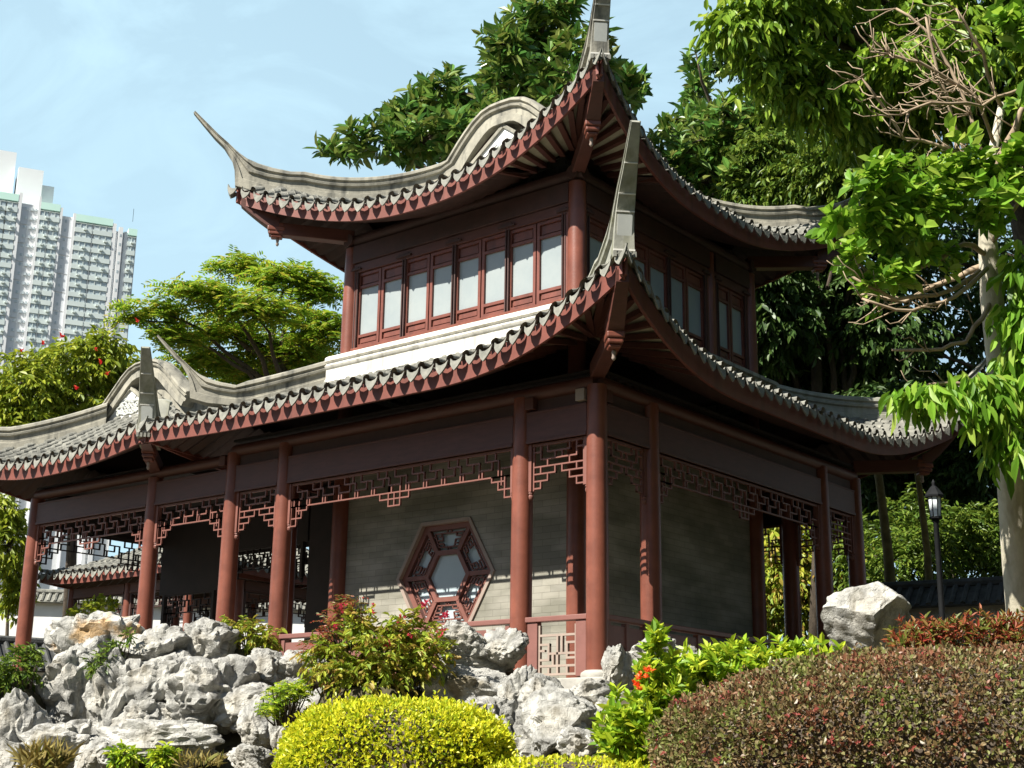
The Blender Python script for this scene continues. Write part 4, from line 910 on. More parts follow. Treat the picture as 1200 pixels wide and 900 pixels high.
def make_tower():
    zt = 150.0; A = atz(0, 228, zt); B = atz(158, 270, zt); U = unit((B - A) * (1, 1, 0)); ca_, sa_ = math.cos(R_(-17)), math.sin(R_(-17)); U = np.array([U[0] * ca_ - U[1] * sa_, U[0] * sa_ + U[1] * ca_, 0.0]); N = np.cross(U, UPV); N = N if N @ (CAM - A) > 0 else -N
    t = thing('apartment_tower', 'tall white apartment tower with mint green parapets far behind the trees', 'building', (A[0], A[1], 0))
    n_ = N.copy(); uo = lambda px: (atplane(px, 300, A, n_) - A) @ U
    L = np.linalg.norm(B - A); sh = 2.72; base = A * (1, 1, 0)
    def blk(mb, u0, u1, z0, z1, n0, n1): c = base + U * (u0 + u1) / 2 + N * (n0 + n1) / 2 + UPV * (z0 + z1) / 2; mb.obox(c, U, UPV, N, abs(u1 - u0), abs(z1 - z0), abs(n1 - n0))
    uL = uo(-120); uR = uo(158)
    def dzp(px): return 0 if px < 41 else -1.1 if px < 66.5 else -1.9 if px < 82.6 else -3.0 if px < 130.5 else -4.0 if px < 145 else -4.9
    b = MB()
    for p0, p1 in ((-120, 40), (40, 66.5), (66.5, 82.6), (82.6, 130.5), (130.5, 145), (145, 158)): blk(b, uo(p0) + .003, uo(p1), -.2, zt - 1.5 + dzp((p0 + p1) / 2), -22, 0)
    b.build('wall', 'concrete', t)
    b = MB()
    for p0, p1, top, nn in ((14.3, 18.5, 1.2, 1.9), (38.5, 41.5, 1.0, 1.9), (51.8, 53, -1.6, 1.3), (65, 68, .6, 1.9), (81, 84.2, .6, 1.9), (104.6, 106, -1.6, 1.3), (128.6, 133, .4, 1.9), (136, 141, -.5, 2.6), (143, 147.5, -.6, 1.5), (157, 158, -1.6, 1.3)):
        blk(b, uo(p0), uo(p1), 20, zt + top + dzp((p0 + p1) / 2), -.02, nn * .45)
    b.build('white_pier', 'concrete', t)
    b = MB()
    for p0, p1 in ((-40, 14.2), (41.6, 64.9), (84.3, 128.5), (147.6, 158)): blk(b, uo(p0), uo(p1), zt - 1.45 + dzp((p0 + p1) / 2), zt + .55 + dzp((p0 + p1) / 2), -14, .9)
    b.build('mint_parapet', 'mint', t)
    rows = 24
    strips = [(-14, 0), (0.6, 14.2), (41.6, 51.7), (53.1, 64.9), (84.3, 104.5), (106.1, 128.5), (147.6, 156.9)]
    rest = MB()
    for si, (p0, p1) in enumerate(strips):
        u0, u1 = uo(p0), uo(p1); bay = MB(); k = 3 if p1 - p0 > 15 else 2
        for r in range(rows):
            z1 = zt - 2.1 - r * sh + dzp((p0 + p1) / 2); tgt = rest if (r >= 16 or si == 0) else MB()
            for q in range(k):
                w_ = (u1 - u0) / k; a = u0 + q * w_ + .1 * w_; c = a + .82 * w_; blk(tgt, a, c, z1 - 1.25, z1, .55, .72)
                if rnd.random() < .5: pass
            if tgt is not rest: tgt.build('window', 'window', t)
            blk(bay, u0, u1, z1 - sh + .05, z1 - 1.3, -.02, .95); blk(bay, u0, u1, z1 - .0 + .04, z1 + .16, .0, .9)
            for q in range(1, k): blk(bay, u0 + (u1 - u0) * q / k - .09, u0 + (u1 - u0) * q / k + .09, z1 - 1.3, z1 + .04, .0, .85)
            if rnd.random() < .7: q = rnd.uniform(.1, .8); blk(bay, u0 + (u1 - u0) * q, u0 + (u1 - u0) * q + .8, z1 - 1.95, z1 - 1.45, .94, 1.45)
        bay.build('window_bay', 'sill', t)
    tag(rest.build('lower_windows', 'window', t), kind='stuff')
    b = MB(); sm = MB()
    for p0, p1 in ((18.6, 27.5), (68.1, 80.9), (133.1, 135.9), (141.1, 143)):  # grey panels; the right-hand strips paint the shade of a deep recess
        for r in range(0, rows, 2): z1 = zt - 2.6 - r * sh + dzp((p0 + p1) / 2); MB_ = MB(); blk(MB_, uo(p0), uo(p1), z1 - 1.85 * sh, z1, .0, .25); MB_.build('grey_recess', 'towerpanel', t)
    for p0, p1 in ((30, 33), (35.5, 37.5), (23, 26), (72, 74), (137.5, 139.5)):
        for r in range(rows): z1 = zt - 2.4 - r * sh + dzp((p0 + p1) / 2); blk(sm, uo(p0), uo(p1), z1 - 1.0, z1 - .2, .0, .4 if p0 < 130 else 1.22)
    tag(sm.build('bathroom_windows', 'window', t), kind='stuff')
    b = MB(); blk(b, uo(-40), uo(7), zt - 1, zt + 17, -20, -9); b.build('lift_tower', 'concrete', t)
    b = MB(); blk(b, uo(11), uo(42), zt - 1, zt + 12, -17, -7); b.build('lift_tower', 'concrete', t)
    b = MB(); blk(b, uo(42), uo(57), zt - 1, zt + 8, -16, -8); b.build('lift_tower', 'concrete', t)
    b = MB(); blk(b, uo(9.2), uo(10), zt, zt + 9, -9, -8.8); blk(b, uo(154), uo(154.4), zt, zt + 4, -5, -4.8); b.build('aerial_mast', 'metal', t)
make_tower()

def walkway():
    x0, y0 = -21.2, 6.3; x1, y1 = x0 + 4.8, y0 + 3.0
    t = thing('covered_walkway', 'covered garden walkway with grey tiled eave seen beyond the side hall', 'walkway', (x0, y0, 0))
    Rf = Roof(x0, x1, y0, y1, .6, {k: .62 for k in ('FR', 'BR', 'FL', 'BL')}, 3.5, 4.5, -1.5, -1.5, {k: .12 for k in ('FR', 'BR', 'FL', 'BL')}, 2.0)
    o = Rf.tiles('tiled_roof', t, ('front', 'left')); Rf.drips(o, ('front', 'left')); Rf.fascia(o, ('front', 'left', 'right', 'back'), hgt=.26); Rf.soffit(o, ('front', 'left', 'right', 'back'), -1.5, drop=.2)
    xs = [x0, x0 + 2.4, x1]
    for x in xs:
        for y in (y0, y1): column(t, x, y, -.18, 3.2, r=.115)
    for y in (y0, y1):
        for a, c in zip(xs[:-1], xs[1:]): lintel(t, (a, y), (c, y), 2.95, 3.2, .12); frieze_long(t, (a, y, 0), (1, 0, 0), c - a, 2.95, m='dark', mid=False)
walkway()
def walkway_two():
    x1, y0 = -15.9, 7.4; x0, y1 = x1 - 2.4, 15.0
    t = thing('covered_walkway', 'farther tiled walkway glimpsed between the pavilion columns', 'walkway', (x0, y0, 0))
    Rf = Roof(x0, x1, y0, y1, .6, {k: .62 for k in ('FR', 'BR', 'FL', 'BL')}, 3.5, 4.45, -1.2, -1.2, {k: .06 for k in ('FR', 'BR', 'FL', 'BL')}, 2.0)
    o = Rf.tiles('tiled_roof', t, ('front', 'right')); Rf.drips(o, ('front', 'right')); Rf.fascia(o, ('front', 'right'), hgt=.26); Rf.soffit(o, ('front', 'left', 'right', 'back'), -1.2, drop=.2)
    ys = [y0, y0 + 2.5, y0 + 5, y1]
    for x in (x0, x1):
        for y in ys: column(t, x, y, -.18, 3.2, r=.115)
    for a, c in zip(ys[:-1], ys[1:]): lintel(t, (x1, a), (x1, c), 2.95, 3.2, .12); frieze_long(t, (x1, a, 0), (0, 1, 0), c - a, 2.95, m='dark', mid=False)
walkway_two()
# near-black screens, interior shade put into their colour, in place of barely seen details
for xa, xb, za in ((-13.1, -11.25, 2.2), (-11.15, -8.75, 2.95), (-8.7, -7.65, 0.0)):
    b = MB(); b.box(xa, xb, 2.93, 3.01, za, 3.94); b.build('shade_screen', 'inner', hall)
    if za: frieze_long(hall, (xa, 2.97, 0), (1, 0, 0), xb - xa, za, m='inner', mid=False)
b = MB(); b.box(XC[3] - .4, XI0 + .0, YI1 + .3, YI1 + .36, 0.0, 4.1); b.build('back_shade_screen', 'inner', pav)
b = MB(); b.box(XI0 - .9, XI0 - .82, YI0 + .9, YI0 + .98, 0, 2.2); b.build('door_post', 'wood', pav)

def garden_wall(name, label, a, c, h, z0, ht, wallm, copem, th=.3):
    a, c = np.array((a[0], a[1], 0.0)), np.array((c[0], c[1], 0.0)); L = np.linalg.norm(c - a); U = (c - a) / L; N = np.cross(U, UPV); N = N if N @ (CAM - a) > 0 else -N
    t = thing(name, label, 'wall', (a[0], a[1], z0)); m_ = (a + c) / 2
    b = MB(); b.obox(m_ + UPV * (z0 + h / 2), U, UPV, N, L, h, th); b.build('wall', wallm, t)
    b = MB(); zt = z0 + h
    for s_ in (1, -1):
        n = int(L / .2)
        V = []
        for i in range(n):
            u = (i + .5) * L / n; q0 = a + U * u + N * s_ * .02 + UPV * (zt + ht); q1 = a + U * u + N * s_ * (th / 2 + .22) + UPV * (zt + .02); b.tube([q0, q1], .055, 6)
        c0 = m_ + N * s_ * (th / 4 + .11) + UPV * (zt + ht / 2 - .02); d_ = unit(N * s_ * (th / 2 + .22) - UPV * (ht - .02)); b.obox(c0, U, d_, np.cross(U, d_), L, math.hypot(th / 2 + .22, ht), .05)
    b.build('tiled_coping', copem, t); b = MB(); b.tube([a + UPV * (zt + ht + .04), c + UPV * (zt + ht + .04)], .09, 8); b.build('coping_ridge', copem, t)
    return t
A = at(-60, 752, 44); B_ = at(420, 735, 46)
zt_ = at(0, 703, 44)[2]
garden_wall('garden_wall', 'long white garden wall with grey tiled coping behind the walkway', A, B_, zt_ + .2, -.2, .32, 'white', 'tile')
A = at(-60, 770, 29.5); B_ = at(250, 760, 33)
garden_wall('garden_wall', 'low wall with broad dark slate coping below the white wall', A, B_, at(0, 786, 30)[2] + .2, -.2, .62, 'white', 'tiledark', th=1.0)
A = at(1000, 715, 27); B_ = at(1330, 715, 24.5)
garden_wall('garden_wall', 'low dark tiled wall behind the lamp post and red shrub', A, B_, at(1100, 712, 26)[2] + .2, -.2, .42, 'stone', 'tiledark', th=.6)

def lamp():
    p = at(1104, 720, 22); x, y = p[0], p[1]; z0 = -.2; zl = at(1104, 602, 22)[2]
    t = thing('lamp_post', 'black garden lamp post with a frosted glass lantern', 'lamp post', (x, y, z0))
    b = MB(); b.lathe([(.10, z0), (.10, z0 + .25), (.06, z0 + .32), (.048, z0 + .5), (.042, zl - .08), (.06, zl - .05), (.05, zl - .02)], (x, y), 14); b.build('pole', 'metal', t, smooth=40)
    b = MB(); b.lathe([(.085, zl + .02), (.105, zl + .34)], (x, y), 8); l = b.build('lantern_glass', 'lampglass', t)
    b = MB(); b.lathe([(.05, zl - .03), (.11, zl - .01), (.11, zl + .02)], (x, y), 8); b.lathe([(.15, zl + .34), (.155, zl + .37), (.06, zl + .50), (.025, zl + .53), (.03, zl + .58), (.008, zl + .63)], (x, y), 8)
    for k in range(8):
        a = 6.2832 * k / 8; b.tube([(x + .088 * math.cos(a), y + .088 * math.sin(a), zl + .01), (x + .108 * math.cos(a), y + .108 * math.sin(a), zl + .35)], .008, 5)
    b.build('lantern_frame', 'metal', t)
lamp()

# ================================================================== rocks
import bmesh
def rock(px, py, wpx, hpx, depth, label, m='rock', seed=None, kind='boulder', flat=0.0, sub=5, dents=4, crev=.13, group='limestone rocks of the rockery', rough=1.0, tilt=0):
    rs = np.random.RandomState(seed if seed is not None else int(px * 7 + py * 13)); c = at(px, py, depth)
    w_, h_ = wpx * depth / FPX, hpx * depth / FPX; dp = max(.45 * w_, min(1.0 * w_, 1.2 * h_))
    bm = bmesh.new(); bmesh.ops.create_icosphere(bm, subdivisions=sub, radius=1.0)
    V = np.array([v.co[:] for v in bm.verts]); off = Vector(rs.uniform(-50, 50, 3))
    V = np.sign(V) * np.abs(V) ** .82
    for k in range(16):
        n = unit(rs.normal(0, 1, 3)); n[2] *= .8; n = unit(n); h = rs.uniform(.54, .92); e = np.maximum(0, V @ n - h); V = V - e[:, None] * n * .92
    for k in range(dents):
        n = unit(rs.normal(0, 1, 3) + FH * -1.0); r = rs.uniform(.3, .55); dd = np.linalg.norm(V - n * 1.0, axis=1); V = V - n * (np.maximum(0, 1 - dd / r) ** 1.3 * .32)[:, None]
    out = np.empty_like(V)
    for i, v in enumerate(V):
        q = Vector(v); s_ = .12 * mnoise.noise(q * 1.5 + off) + .10 * (abs(mnoise.noise(q * 3 + off)) * 2 - .5) + .05 * (1 - 2 * abs(mnoise.noise(q * 6.5 + off))) + .022 * mnoise.noise(q * 14 + off) - crev * max(0.0, 1 - 5.5 * abs(mnoise.noise(Vector((q.x * 2.6, q.y * 2.6, q.z * .9)) + off * 1.3)))
        out[i] = v * (1 + s_ * rough)
    V = out
    ext = (V.max(0) - V.min(0)); V = (V - (V.max(0) + V.min(0)) / 2) / ext
    W = V[:, :1] * w_ * RH + V[:, 1:2] * dp * FH + V[:, 2:3] * h_ * UPV
    if tilt: ca, sa = math.cos(tilt), math.sin(tilt); a = W @ RH; z = W[:, 2].copy(); W = W - np.outer(a, RH); W[:, 2] = 0; W = W + np.outer(ca * a - sa * z, RH); W[:, 2] += sa * a + ca * z
    for v, p in zip(bm.verts, W): v.co = p
    me = bpy.data.meshes.new(kind); bm.to_mesh(me); bm.free(); me.materials.append(M[m]); me.polygons.foreach_set('use_smooth', [True] * len(me.polygons)); me.set_sharp_from_angle(angle=R_(34))
    o = bpy.data.objects.new(kind, me); COL.objects.link(o); o.location = c; tag(o, label, 'rock', group); return o

for q in ROCKS: rock(q[0], q[1] + 2, q[2] * 1.13, q[3] * 1.16, *q[4:6], m=q[6])
rock(1016, 727, 114, 88, 17.5, 'big grey and white boulder under the right eave', seed=5, group='limestone rocks of the rockery', sub=5, dents=2, rough=.55, crev=.10)

# ================================================================== plants
def blob_pts(blobs, n, shell=.35, zmin=None):
    """random points in ellipsoids (px, py, rx, ry, depth[, depth radius factor]); also outward directions"""
    w_ = np.array([b[2] * b[3] * (b[4] ** 2) for b in blobs], float); cnt = nr.multinomial(n, w_ / w_.sum()); P, Dd, I = [], [], []
    for k, (b, c) in enumerate(zip(blobs, cnt)):
        ctr = at(b[0], b[1], b[4]); s_ = b[4] / FPX; rz = (b[2] + b[3]) / 2 * s_ * (b[5] if len(b) > 5 else 1.0)
        u = unit(nr.normal(0, 1, (c, 3))); r = (shell + (1 - shell) * nr.rand(c, 1) ** .7); u2 = u * r
        # lumpy outline
        lump = np.array([1 + .28 * mnoise.noise(Vector(q * 2.2) + Vector((k * 7.1, 3.3, 1.7))) for q in u])[:, None] if c else 1
        q = u2 * lump; P.append(ctr + q[:, :1] * b[2] * s_ * RH + q[:, 1:2] * rz * FH + q[:, 2:3] * b[3] * s_ * UPV)
        Dd.append(unit(u[:, :1] * RH + u[:, 1:2] * FH + u[:, 2:3] * UPV)); I.append(np.full(c, k))
    return np.concatenate(P), np.concatenate(Dd), np.concatenate(I)

def perp(D): a = unit(np.cross(D, nr.normal(0, 1, D.shape))); return a
def rosettes(P, D, nl, L, W, spread=1.1, droop=.15, up=.5):
    """nl leaves radiating from every tip"""
    D = unit(D + up * UPV + nr.normal(0, .25, D.shape)); n = len(P); e1 = perp(D); e2 = np.cross(D, e1); parts = []
    for k in range(nl):
        a = 2 * math.pi * k / nl * 1.618 * 2 + nr.uniform(-.35, .35, (n, 1)); t = spread * (.55 + .6 * (k + 1) / nl) + nr.uniform(-.15, .15, (n, 1))
        dd = D * np.cos(t) + (e1 * np.cos(a) + e2 * np.sin(a)) * np.sin(t); ll = L * nr.uniform(.5, 1.2, n)
        parts.append(leafgeo(P - D * (k / nl) * L * .5, dd, ll, ll * (W / L), droop=droop, N=D + nr.normal(0, .2, D.shape)))
    return merge(parts)
def sprays(P, D, nl, tl, L, W, droop=.25, hang=.6, alt=True):
    """twigs carrying leaves on both sides, leaves hanging"""
    D = unit(D - UPV * hang * .3 + nr.normal(0, .35, D.shape)); n = len(P); S = unit(np.cross(D, UPV + nr.normal(0, .3, D.shape))); parts = []
    for k in range(nl):
        f = (k + .5) / nl; sgn = 1 if k % 2 else -1; p = P + D * tl * (f - .5) - UPV * tl * .25 * f * f
        dd = unit(D * .75 + S * sgn * .8 - UPV * hang + nr.normal(0, .25, D.shape)); ll = L * nr.uniform(.5, 1.25, n)
        parts.append(leafgeo(p, dd, ll, ll * (W / L), droop=droop))
    return merge(parts)
def fronds(P, D, nl, fl, L, W):
    """feathery level fronds of paired leaflets"""
    D = unit(D * (1, 1, .25) + nr.normal(0, .5, D.shape) * (1, 1, .25)); n = len(P); S = unit(np.cross(D, UPV + nr.normal(0, .25, D.shape))); parts = []
    for k in range(nl):
        f = (k + .5) / nl; ll = L * (.55 + .9 * math.sin(math.pi * (f * .85 + .1))) * nr.uniform(.85, 1.1, n)
        p = P + D * fl * (f - .5) - UPV * fl * .35 * (f - .3) ** 2
        for sgn in (1, -1): parts.append(leafgeo(p, D * .35 + S * sgn - UPV * .12 + nr.normal(0, .08, D.shape), ll, W * np.ones(n), fold=.05, droop=.1, N=UPV + nr.normal(0, .55, D.shape)))
    return merge(parts)
def scatter(P, D, L, W, out=.6, droop=.15):
    n = len(P); ll = L * nr.uniform(.65, 1.2, n); return leafgeo(P, D * out + nr.normal(0, .6, D.shape), ll, ll * (W / L), droop=droop, N=D + nr.normal(0, .5, D.shape))

def limbs(mb, start, ends, r0, r1=.02, sag=.0, kink=.12):
    start = np.array(start, float)
    for e in ends:
        e = np.array(e, float); L = np.linalg.norm(e - start); pts = [start]
        for i in range(1, 7): t = i / 6; pts.append(start * (1 - t) + e * t + nr.normal(0, kink * L / 6, 3) * (1 if i < 6 else 0) + UPV * L * .10 * math.sin(math.pi * t))
        mb.tube(pts, [r0 * (1 - i / 6) + r1 * i / 6 for i in range(7)], 7)

def tree(name, label, trunk, blobs, make, leafm, barkm='bark', r0=.2, group=None, ntwig=0, cat='tree', ends=None, limb_r=.5, shell=.35, n=2000, extra=None):
    """trunk: list of points from the ground up; blobs: foliage masses; make(P, D) -> leaf mesh"""
    base = trunk[0]; t = thing(name, label, cat, tuple(base), group)
    mb = MB(); k = len(trunk); mb.tube(trunk, [r0 * (1.25 if i == 0 else 1 - .5 * i / (k - 1)) for i in range(k)], 12)
    top = np.array(trunk[-1]); cs = [at(b[0], b[1], b[4]) for b in blobs]
    for c in (ends if ends is not None else cs):
        q = np.array(trunk[-1]) if nr.rand() < .6 or k < 3 else np.array(trunk[-2]); limbs(mb, q, [c], r0 * limb_r, .015)
    P, Dd, I = blob_pts(blobs, n, shell)
    if ntwig:
        for i in nr.choice(len(P), min(ntwig, len(P)), replace=False): limbs(mb, cs[I[i]], [P[i]], .03 * r0 / .2 + .008, .006, kink=.2)
    mb.build('trunk', barkm, t, smooth=True)
    V, F = make(P, Dd); c = npmesh('crown', V, F, leafm, t)
    if extra: extra(t, P, Dd)
    return t
def ground_at(px, depth, z=-.2): p = at(px, 800, depth); return (p[0], p[1], z)

# --- flame tree at the back left
bl = [(285, 312, 46, 16), (238, 342, 62, 15), (330, 326, 50, 18), (182, 364, 52, 12), (300, 362, 70, 18), (372, 340, 36, 20), (375, 385, 40, 24), (255, 388, 70, 18), (335, 412, 70, 24), (240, 420, 55, 16), (152, 374, 26, 6), (205, 395, 40, 12), (290, 440, 80, 20), (380, 430, 40, 20)]
bl = [(*b, 50 + rnd.uniform(-2.5, 2.5)) for b in bl]
tr = [ground_at(335, 50), at(338, 620, 50), at(335, 480, 50), at(330, 425, 50)]
tree('flame_tree', 'wide flat-topped tree of feathery yellow-green leaves behind the side hall', tr, bl, lambda P, D: fronds(P, D, 7, .75, .22, .075), 'lf_flame', r0=.28, n=2300, ntwig=120, shell=.1, limb_r=.45)

# --- tulip tree with red flowers
bl = [(88, 432, 62, 30, 40), (30, 452, 48, 40, 39), (142, 440, 45, 30, 41), (70, 480, 80, 36, 40), (120, 405, 34, 16, 40), (20, 500, 60, 40, 39)]
def tulips(t, P, D):
    for px, py in ((25, 411), (72, 394), (50, 402), (112, 409), (126, 438), (118, 425), (90, 455), (161, 376)):
        c = at(px, py, 38.5); k = 9; V, F = rosettes(np.repeat(c[None], 1, 0), np.array([[0, 0, 1.0]]), 9, .12, .07, up=1, spread=.9); npmesh('flower', V, F, 'scarlet', t)
tree('flowering_tree', 'yellow-green tree dotted with red flowers at the left, in front of the tower', [ground_at(80, 40), at(85, 620, 40), at(90, 500, 40)], bl, lambda P, D: sprays(P, D, 7, .5, .24, .10), 'lf_tulip', r0=.18, n=1700, ntwig=60, extra=tulips)
bl = [(12, 640, 24, 40, 36), (5, 600, 22, 24, 36), (18, 690, 16, 26, 36)]
tree('flowering_tree', 'yellow-green shrubby tree under the left end of the side hall eave', [ground_at(10, 36), at(10, 690, 36)], bl, lambda P, D: sprays(P, D, 7, .4, .2, .085), 'lf_tulip', r0=.06, n=420, ntwig=50)
bl = [(96, 722, 18, 20, 27), (84, 742, 12, 20, 27), (120, 708, 18, 12, 27)]
tree('climbing_plant', 'yellow-green climbing plant between the two leftmost columns', [ground_at(90, 27), at(90, 750, 27)], bl, lambda P, D: rosettes(P, D, 6, .12, .06), 'lf_tulip', r0=.03, n=110, cat='plant')

# --- rubber trees behind the upper roof
bl = [(402, 178, 30, 12), (440, 165, 42, 22), (478, 138, 42, 28), (530, 118, 55, 36), (560, 152, 60, 36), (602, 100, 48, 55), (632, 42, 50, 46), (592, 50, 28, 34), (662, 92, 40, 50), (738, 104, 26, 24), (716, 92, 22, 24), (500, 165, 60, 24), (620, 140, 40, 40), (700, 60, 24, 40), (650, 5, 34, 20)]
bl = [(*b, 33 + rnd.uniform(-2, 2)) for b in bl]
tree('rubber_tree', 'rubber tree with glossy oval leaves rising behind the upper roof', [ground_at(600, 34), at(600, 500, 34), at(590, 260, 34), at(585, 190, 34)], bl, lambda P, D: rosettes(P, D, 9, .40, .15, up=.8), 'lf_rubber', r0=.3, n=680, ntwig=170, shell=.3)
bl = [(815, 92, 18, 30), (808, 145, 40, 26), (850, 150, 60, 40), (880, 205, 60, 36), (800, 185, 50, 34), (900, 150, 50, 40), (840, 215, 60, 26), (815, 60, 10, 16)]
bl = [(*b, 34 + rnd.uniform(-1.5, 2)) for b in bl]
tree('rubber_tree', 'second rubber tree beside the right slope of the upper roof', [ground_at(860, 35), at(855, 500, 35), at(850, 300, 35), at(850, 220, 35)], bl, lambda P, D: rosettes(P, D, 9, .36, .14, up=.8), 'lf_rubber', r0=.26, n=520, ntwig=120, shell=.3)

# --- big hanging-leaf tree over the top right
bl = [(872, 28, 50, 34), (930, 42, 70, 46), (1000, 38, 80, 50), (905, 85, 52, 40), (965, 108, 70, 46), (1035, 100, 70, 52), (1085, 60, 80, 60), (1150, 40, 60, 55), (1000, 150, 50, 30), (1090, 130, 60, 44), (1180, 110, 60, 60), (920, 5, 80, 24), (1060, 5, 90, 24), (1260, 60, 80, 80), (1300, 160, 90, 90), (1180, -60, 120, 70), (960, -50, 110, 50), (1400, 0, 130, 120), (1500, 200, 130, 140), (1380, 330, 110, 130), (1300, -120, 160, 100)]  # blobs past the right edge are unseen, added to darken the pavilion's right side
bl = [(*b, 25.5 + rnd.uniform(-1.5, 1.5)) for b in bl]
tree('broadleaf_tree', 'large bright green tree with hanging leaves filling the top right', [ground_at(1240, 27), at(1235, 600, 27), at(1215, 350, 27), at(1180, 180, 27)], bl, lambda P, D: sprays(P, D, 9, .55, .27, .10, hang=.8), 'lf_top', r0=.34, n=5200, ntwig=140, shell=.3)
bl = [(868, 70, 24, 16, 38), (840, 78, 16, 10, 38), (880, 55, 30, 24, 38)]
tree('dark_tree', 'dark fine-leaved bough between the rubber tree and the hanging leaves', [ground_at(905, 39), at(905, 400, 39), at(900, 120, 39)], bl, lambda P, D: sprays(P, D, 8, .4, .14, .07), 'lf_dark', r0=.14, n=420)

# --- dark wood at the right
DK = [
 ('dense dark evergreen filling the gap right of the upper storey', [(905, 360, 60, 70), (945, 440, 70, 60), (900, 450, 60, 60), (960, 340, 60, 60), (1000, 420, 60, 60), (930, 290, 60, 50), (890, 330, 50, 70), (880, 410, 40, 60), (915, 400, 50, 60)], 33, 'lf_dark', 4600, .17),
 ('shadowy tree behind the pale trunk at the right', [(1000, 330, 60, 60), (1040, 385, 60, 50), (1060, 340, 70, 70), (1120, 420, 80, 70), (1050, 430, 60, 50), (1180, 330, 70, 80), (1230, 430, 80, 90), (1100, 270, 80, 60), (1290, 300, 80, 120), (1400, 420, 110, 160), (1520, 300, 120, 200), (1420, 150, 130, 140), (1640, 420, 120, 200), (1560, 120, 140, 140), (1720, 240, 120, 200)], 33, 'lf_dark', 7600, .17),  # crown widened unseen past the right edge to block sky fill
 ('olive green leafy tree above the far right roof ridge', [(950, 210, 56, 36), (905, 215, 44, 26), (985, 190, 50, 50), (1010, 240, 50, 40), (880, 225, 36, 20), (1040, 190, 60, 50), (900, 180, 50, 30)], 32, 'lf_mid', 2600, .14),
 ('dark tree under the right end of the lower roof', [(1090, 520, 70, 40), (1150, 560, 70, 50), (1050, 540, 50, 40), (1210, 540, 60, 60), (1010, 570, 40, 50), (1130, 480, 80, 40), (1070, 580, 60, 40), (1120, 610, 70, 40), (1180, 620, 60, 50), (1060, 500, 60, 40)], 36, 'lf_dark', 4200, .16),
 ('dark tree seen past the far right columns', [(930, 560, 40, 40), (980, 590, 36, 40), (900, 590, 30, 40), (1000, 530, 40, 40)], 40, 'lf_dark', 1100, .17)]
for lab, bs, dep, m, n, L in DK:
    bs = [(*b, dep + rnd.uniform(-1.5, 1.5)) for b in bs]; mx_ = np.mean([b[0] for b in bs]); my_ = np.mean([b[1] for b in bs])
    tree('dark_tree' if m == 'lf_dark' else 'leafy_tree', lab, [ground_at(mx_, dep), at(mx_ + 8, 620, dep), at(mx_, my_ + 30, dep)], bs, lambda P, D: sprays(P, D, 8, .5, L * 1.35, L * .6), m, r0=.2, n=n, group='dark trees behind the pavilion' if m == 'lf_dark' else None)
def added_shade_tree(label, x, y, blobs, n):  # unseen trees added off frame to cut sky fill on the right side
    t = thing('dark_tree', label, 'tree', (x, y, -.2), 'added shade trees beyond the right edge'); mb = MB(); mb.tube([(x, y, -.2), (x + .1, y, 2.5), (x, y + .1, 6)], [.3, .24, .14], 12); Ps, Ds = [], []
    w_ = np.array([b[3] ** 2 for b in blobs]); 
    for (bx, by, bz, r), k in zip(blobs, nr.multinomial(n, w_ / w_.sum())):
        limbs(mb, (x, y, 3.2), [(bx, by, bz)], .1); u = unit(nr.normal(0, 1, (k, 3))); q = u * (.35 + .65 * nr.rand(k, 1) ** .6) * r * (1, 1, .8); Ps.append(np.array((bx, by, bz)) + q); Ds.append(u)
    mb.build('trunk', 'bark', t, smooth=True); V, F = sprays(np.concatenate(Ps), np.concatenate(Ds), 8, .6, .30, .15); npmesh('crown', V, F, 'lf_dark', t)
added_shade_tree('unseen dark tree added for shade beyond the right edge, nearest the pale trunk', 10.5, 2.5, [(10, 2, 5, 2.4), (9.5, .5, 7, 2.2), (10, 4, 7.5, 2.4), (11, 1, 3, 2.2), (10.5, 4, 3, 2.0), (10, 2, 9.5, 2.2), (10.5, 2.5, 1.2, 1.8)], 2600)
added_shade_tree('unseen dark tree added for shade beyond the right edge, level with the back of the pavilion', 9.5, 8.5, [(9.2, 8.5, 5, 2.4), (9, 6.5, 6.5, 2.4), (9, 10, 7, 2.4), (9.5, 7, 3, 2.2), (9.5, 10, 3, 2.2), (9, 8.5, 9, 2.4), (9.5, 8.5, 1.2, 1.8)], 2600)
added_shade_tree('unseen dark tree added for shade beyond the right edge, nearest the brown hedge', 12.0, -3.5, [(12, -3.5, 5.5, 2.4), (11.5, -2, 7.5, 2.2), (12.5, -5, 7, 2.2), (12, -2, 3, 2.0), (12.5, -4.5, 3.4, 2.0), (12, -3.5, 9, 2.2), (12, -2.5, 1.2, 1.7)], 2600)
added_shade_tree('unseen dark tree added for shade to the right of the visitor, farther from the path', 15.0, -9.0, [(15, -9, 5.5, 2.6), (14.5, -7.5, 7.5, 2.4), (15.5, -10.5, 7, 2.4), (15, -7.5, 3, 2.2), (15.5, -10, 3.4, 2.2), (15, -9, 9.5, 2.4), (15, -8.5, 1.2, 1.8)], 2600)
added_shade_tree('unseen dark tree added for shade to the right of the visitor, close to the path', 16.0, -14.5, [(16, -14.5, 5.5, 2.6), (15.5, -13, 7.5, 2.4), (16.5, -16, 7, 2.4), (16, -13, 3, 2.2), (16.5, -16, 3.4, 2.2), (16, -14.5, 9.5, 2.4)], 2400)
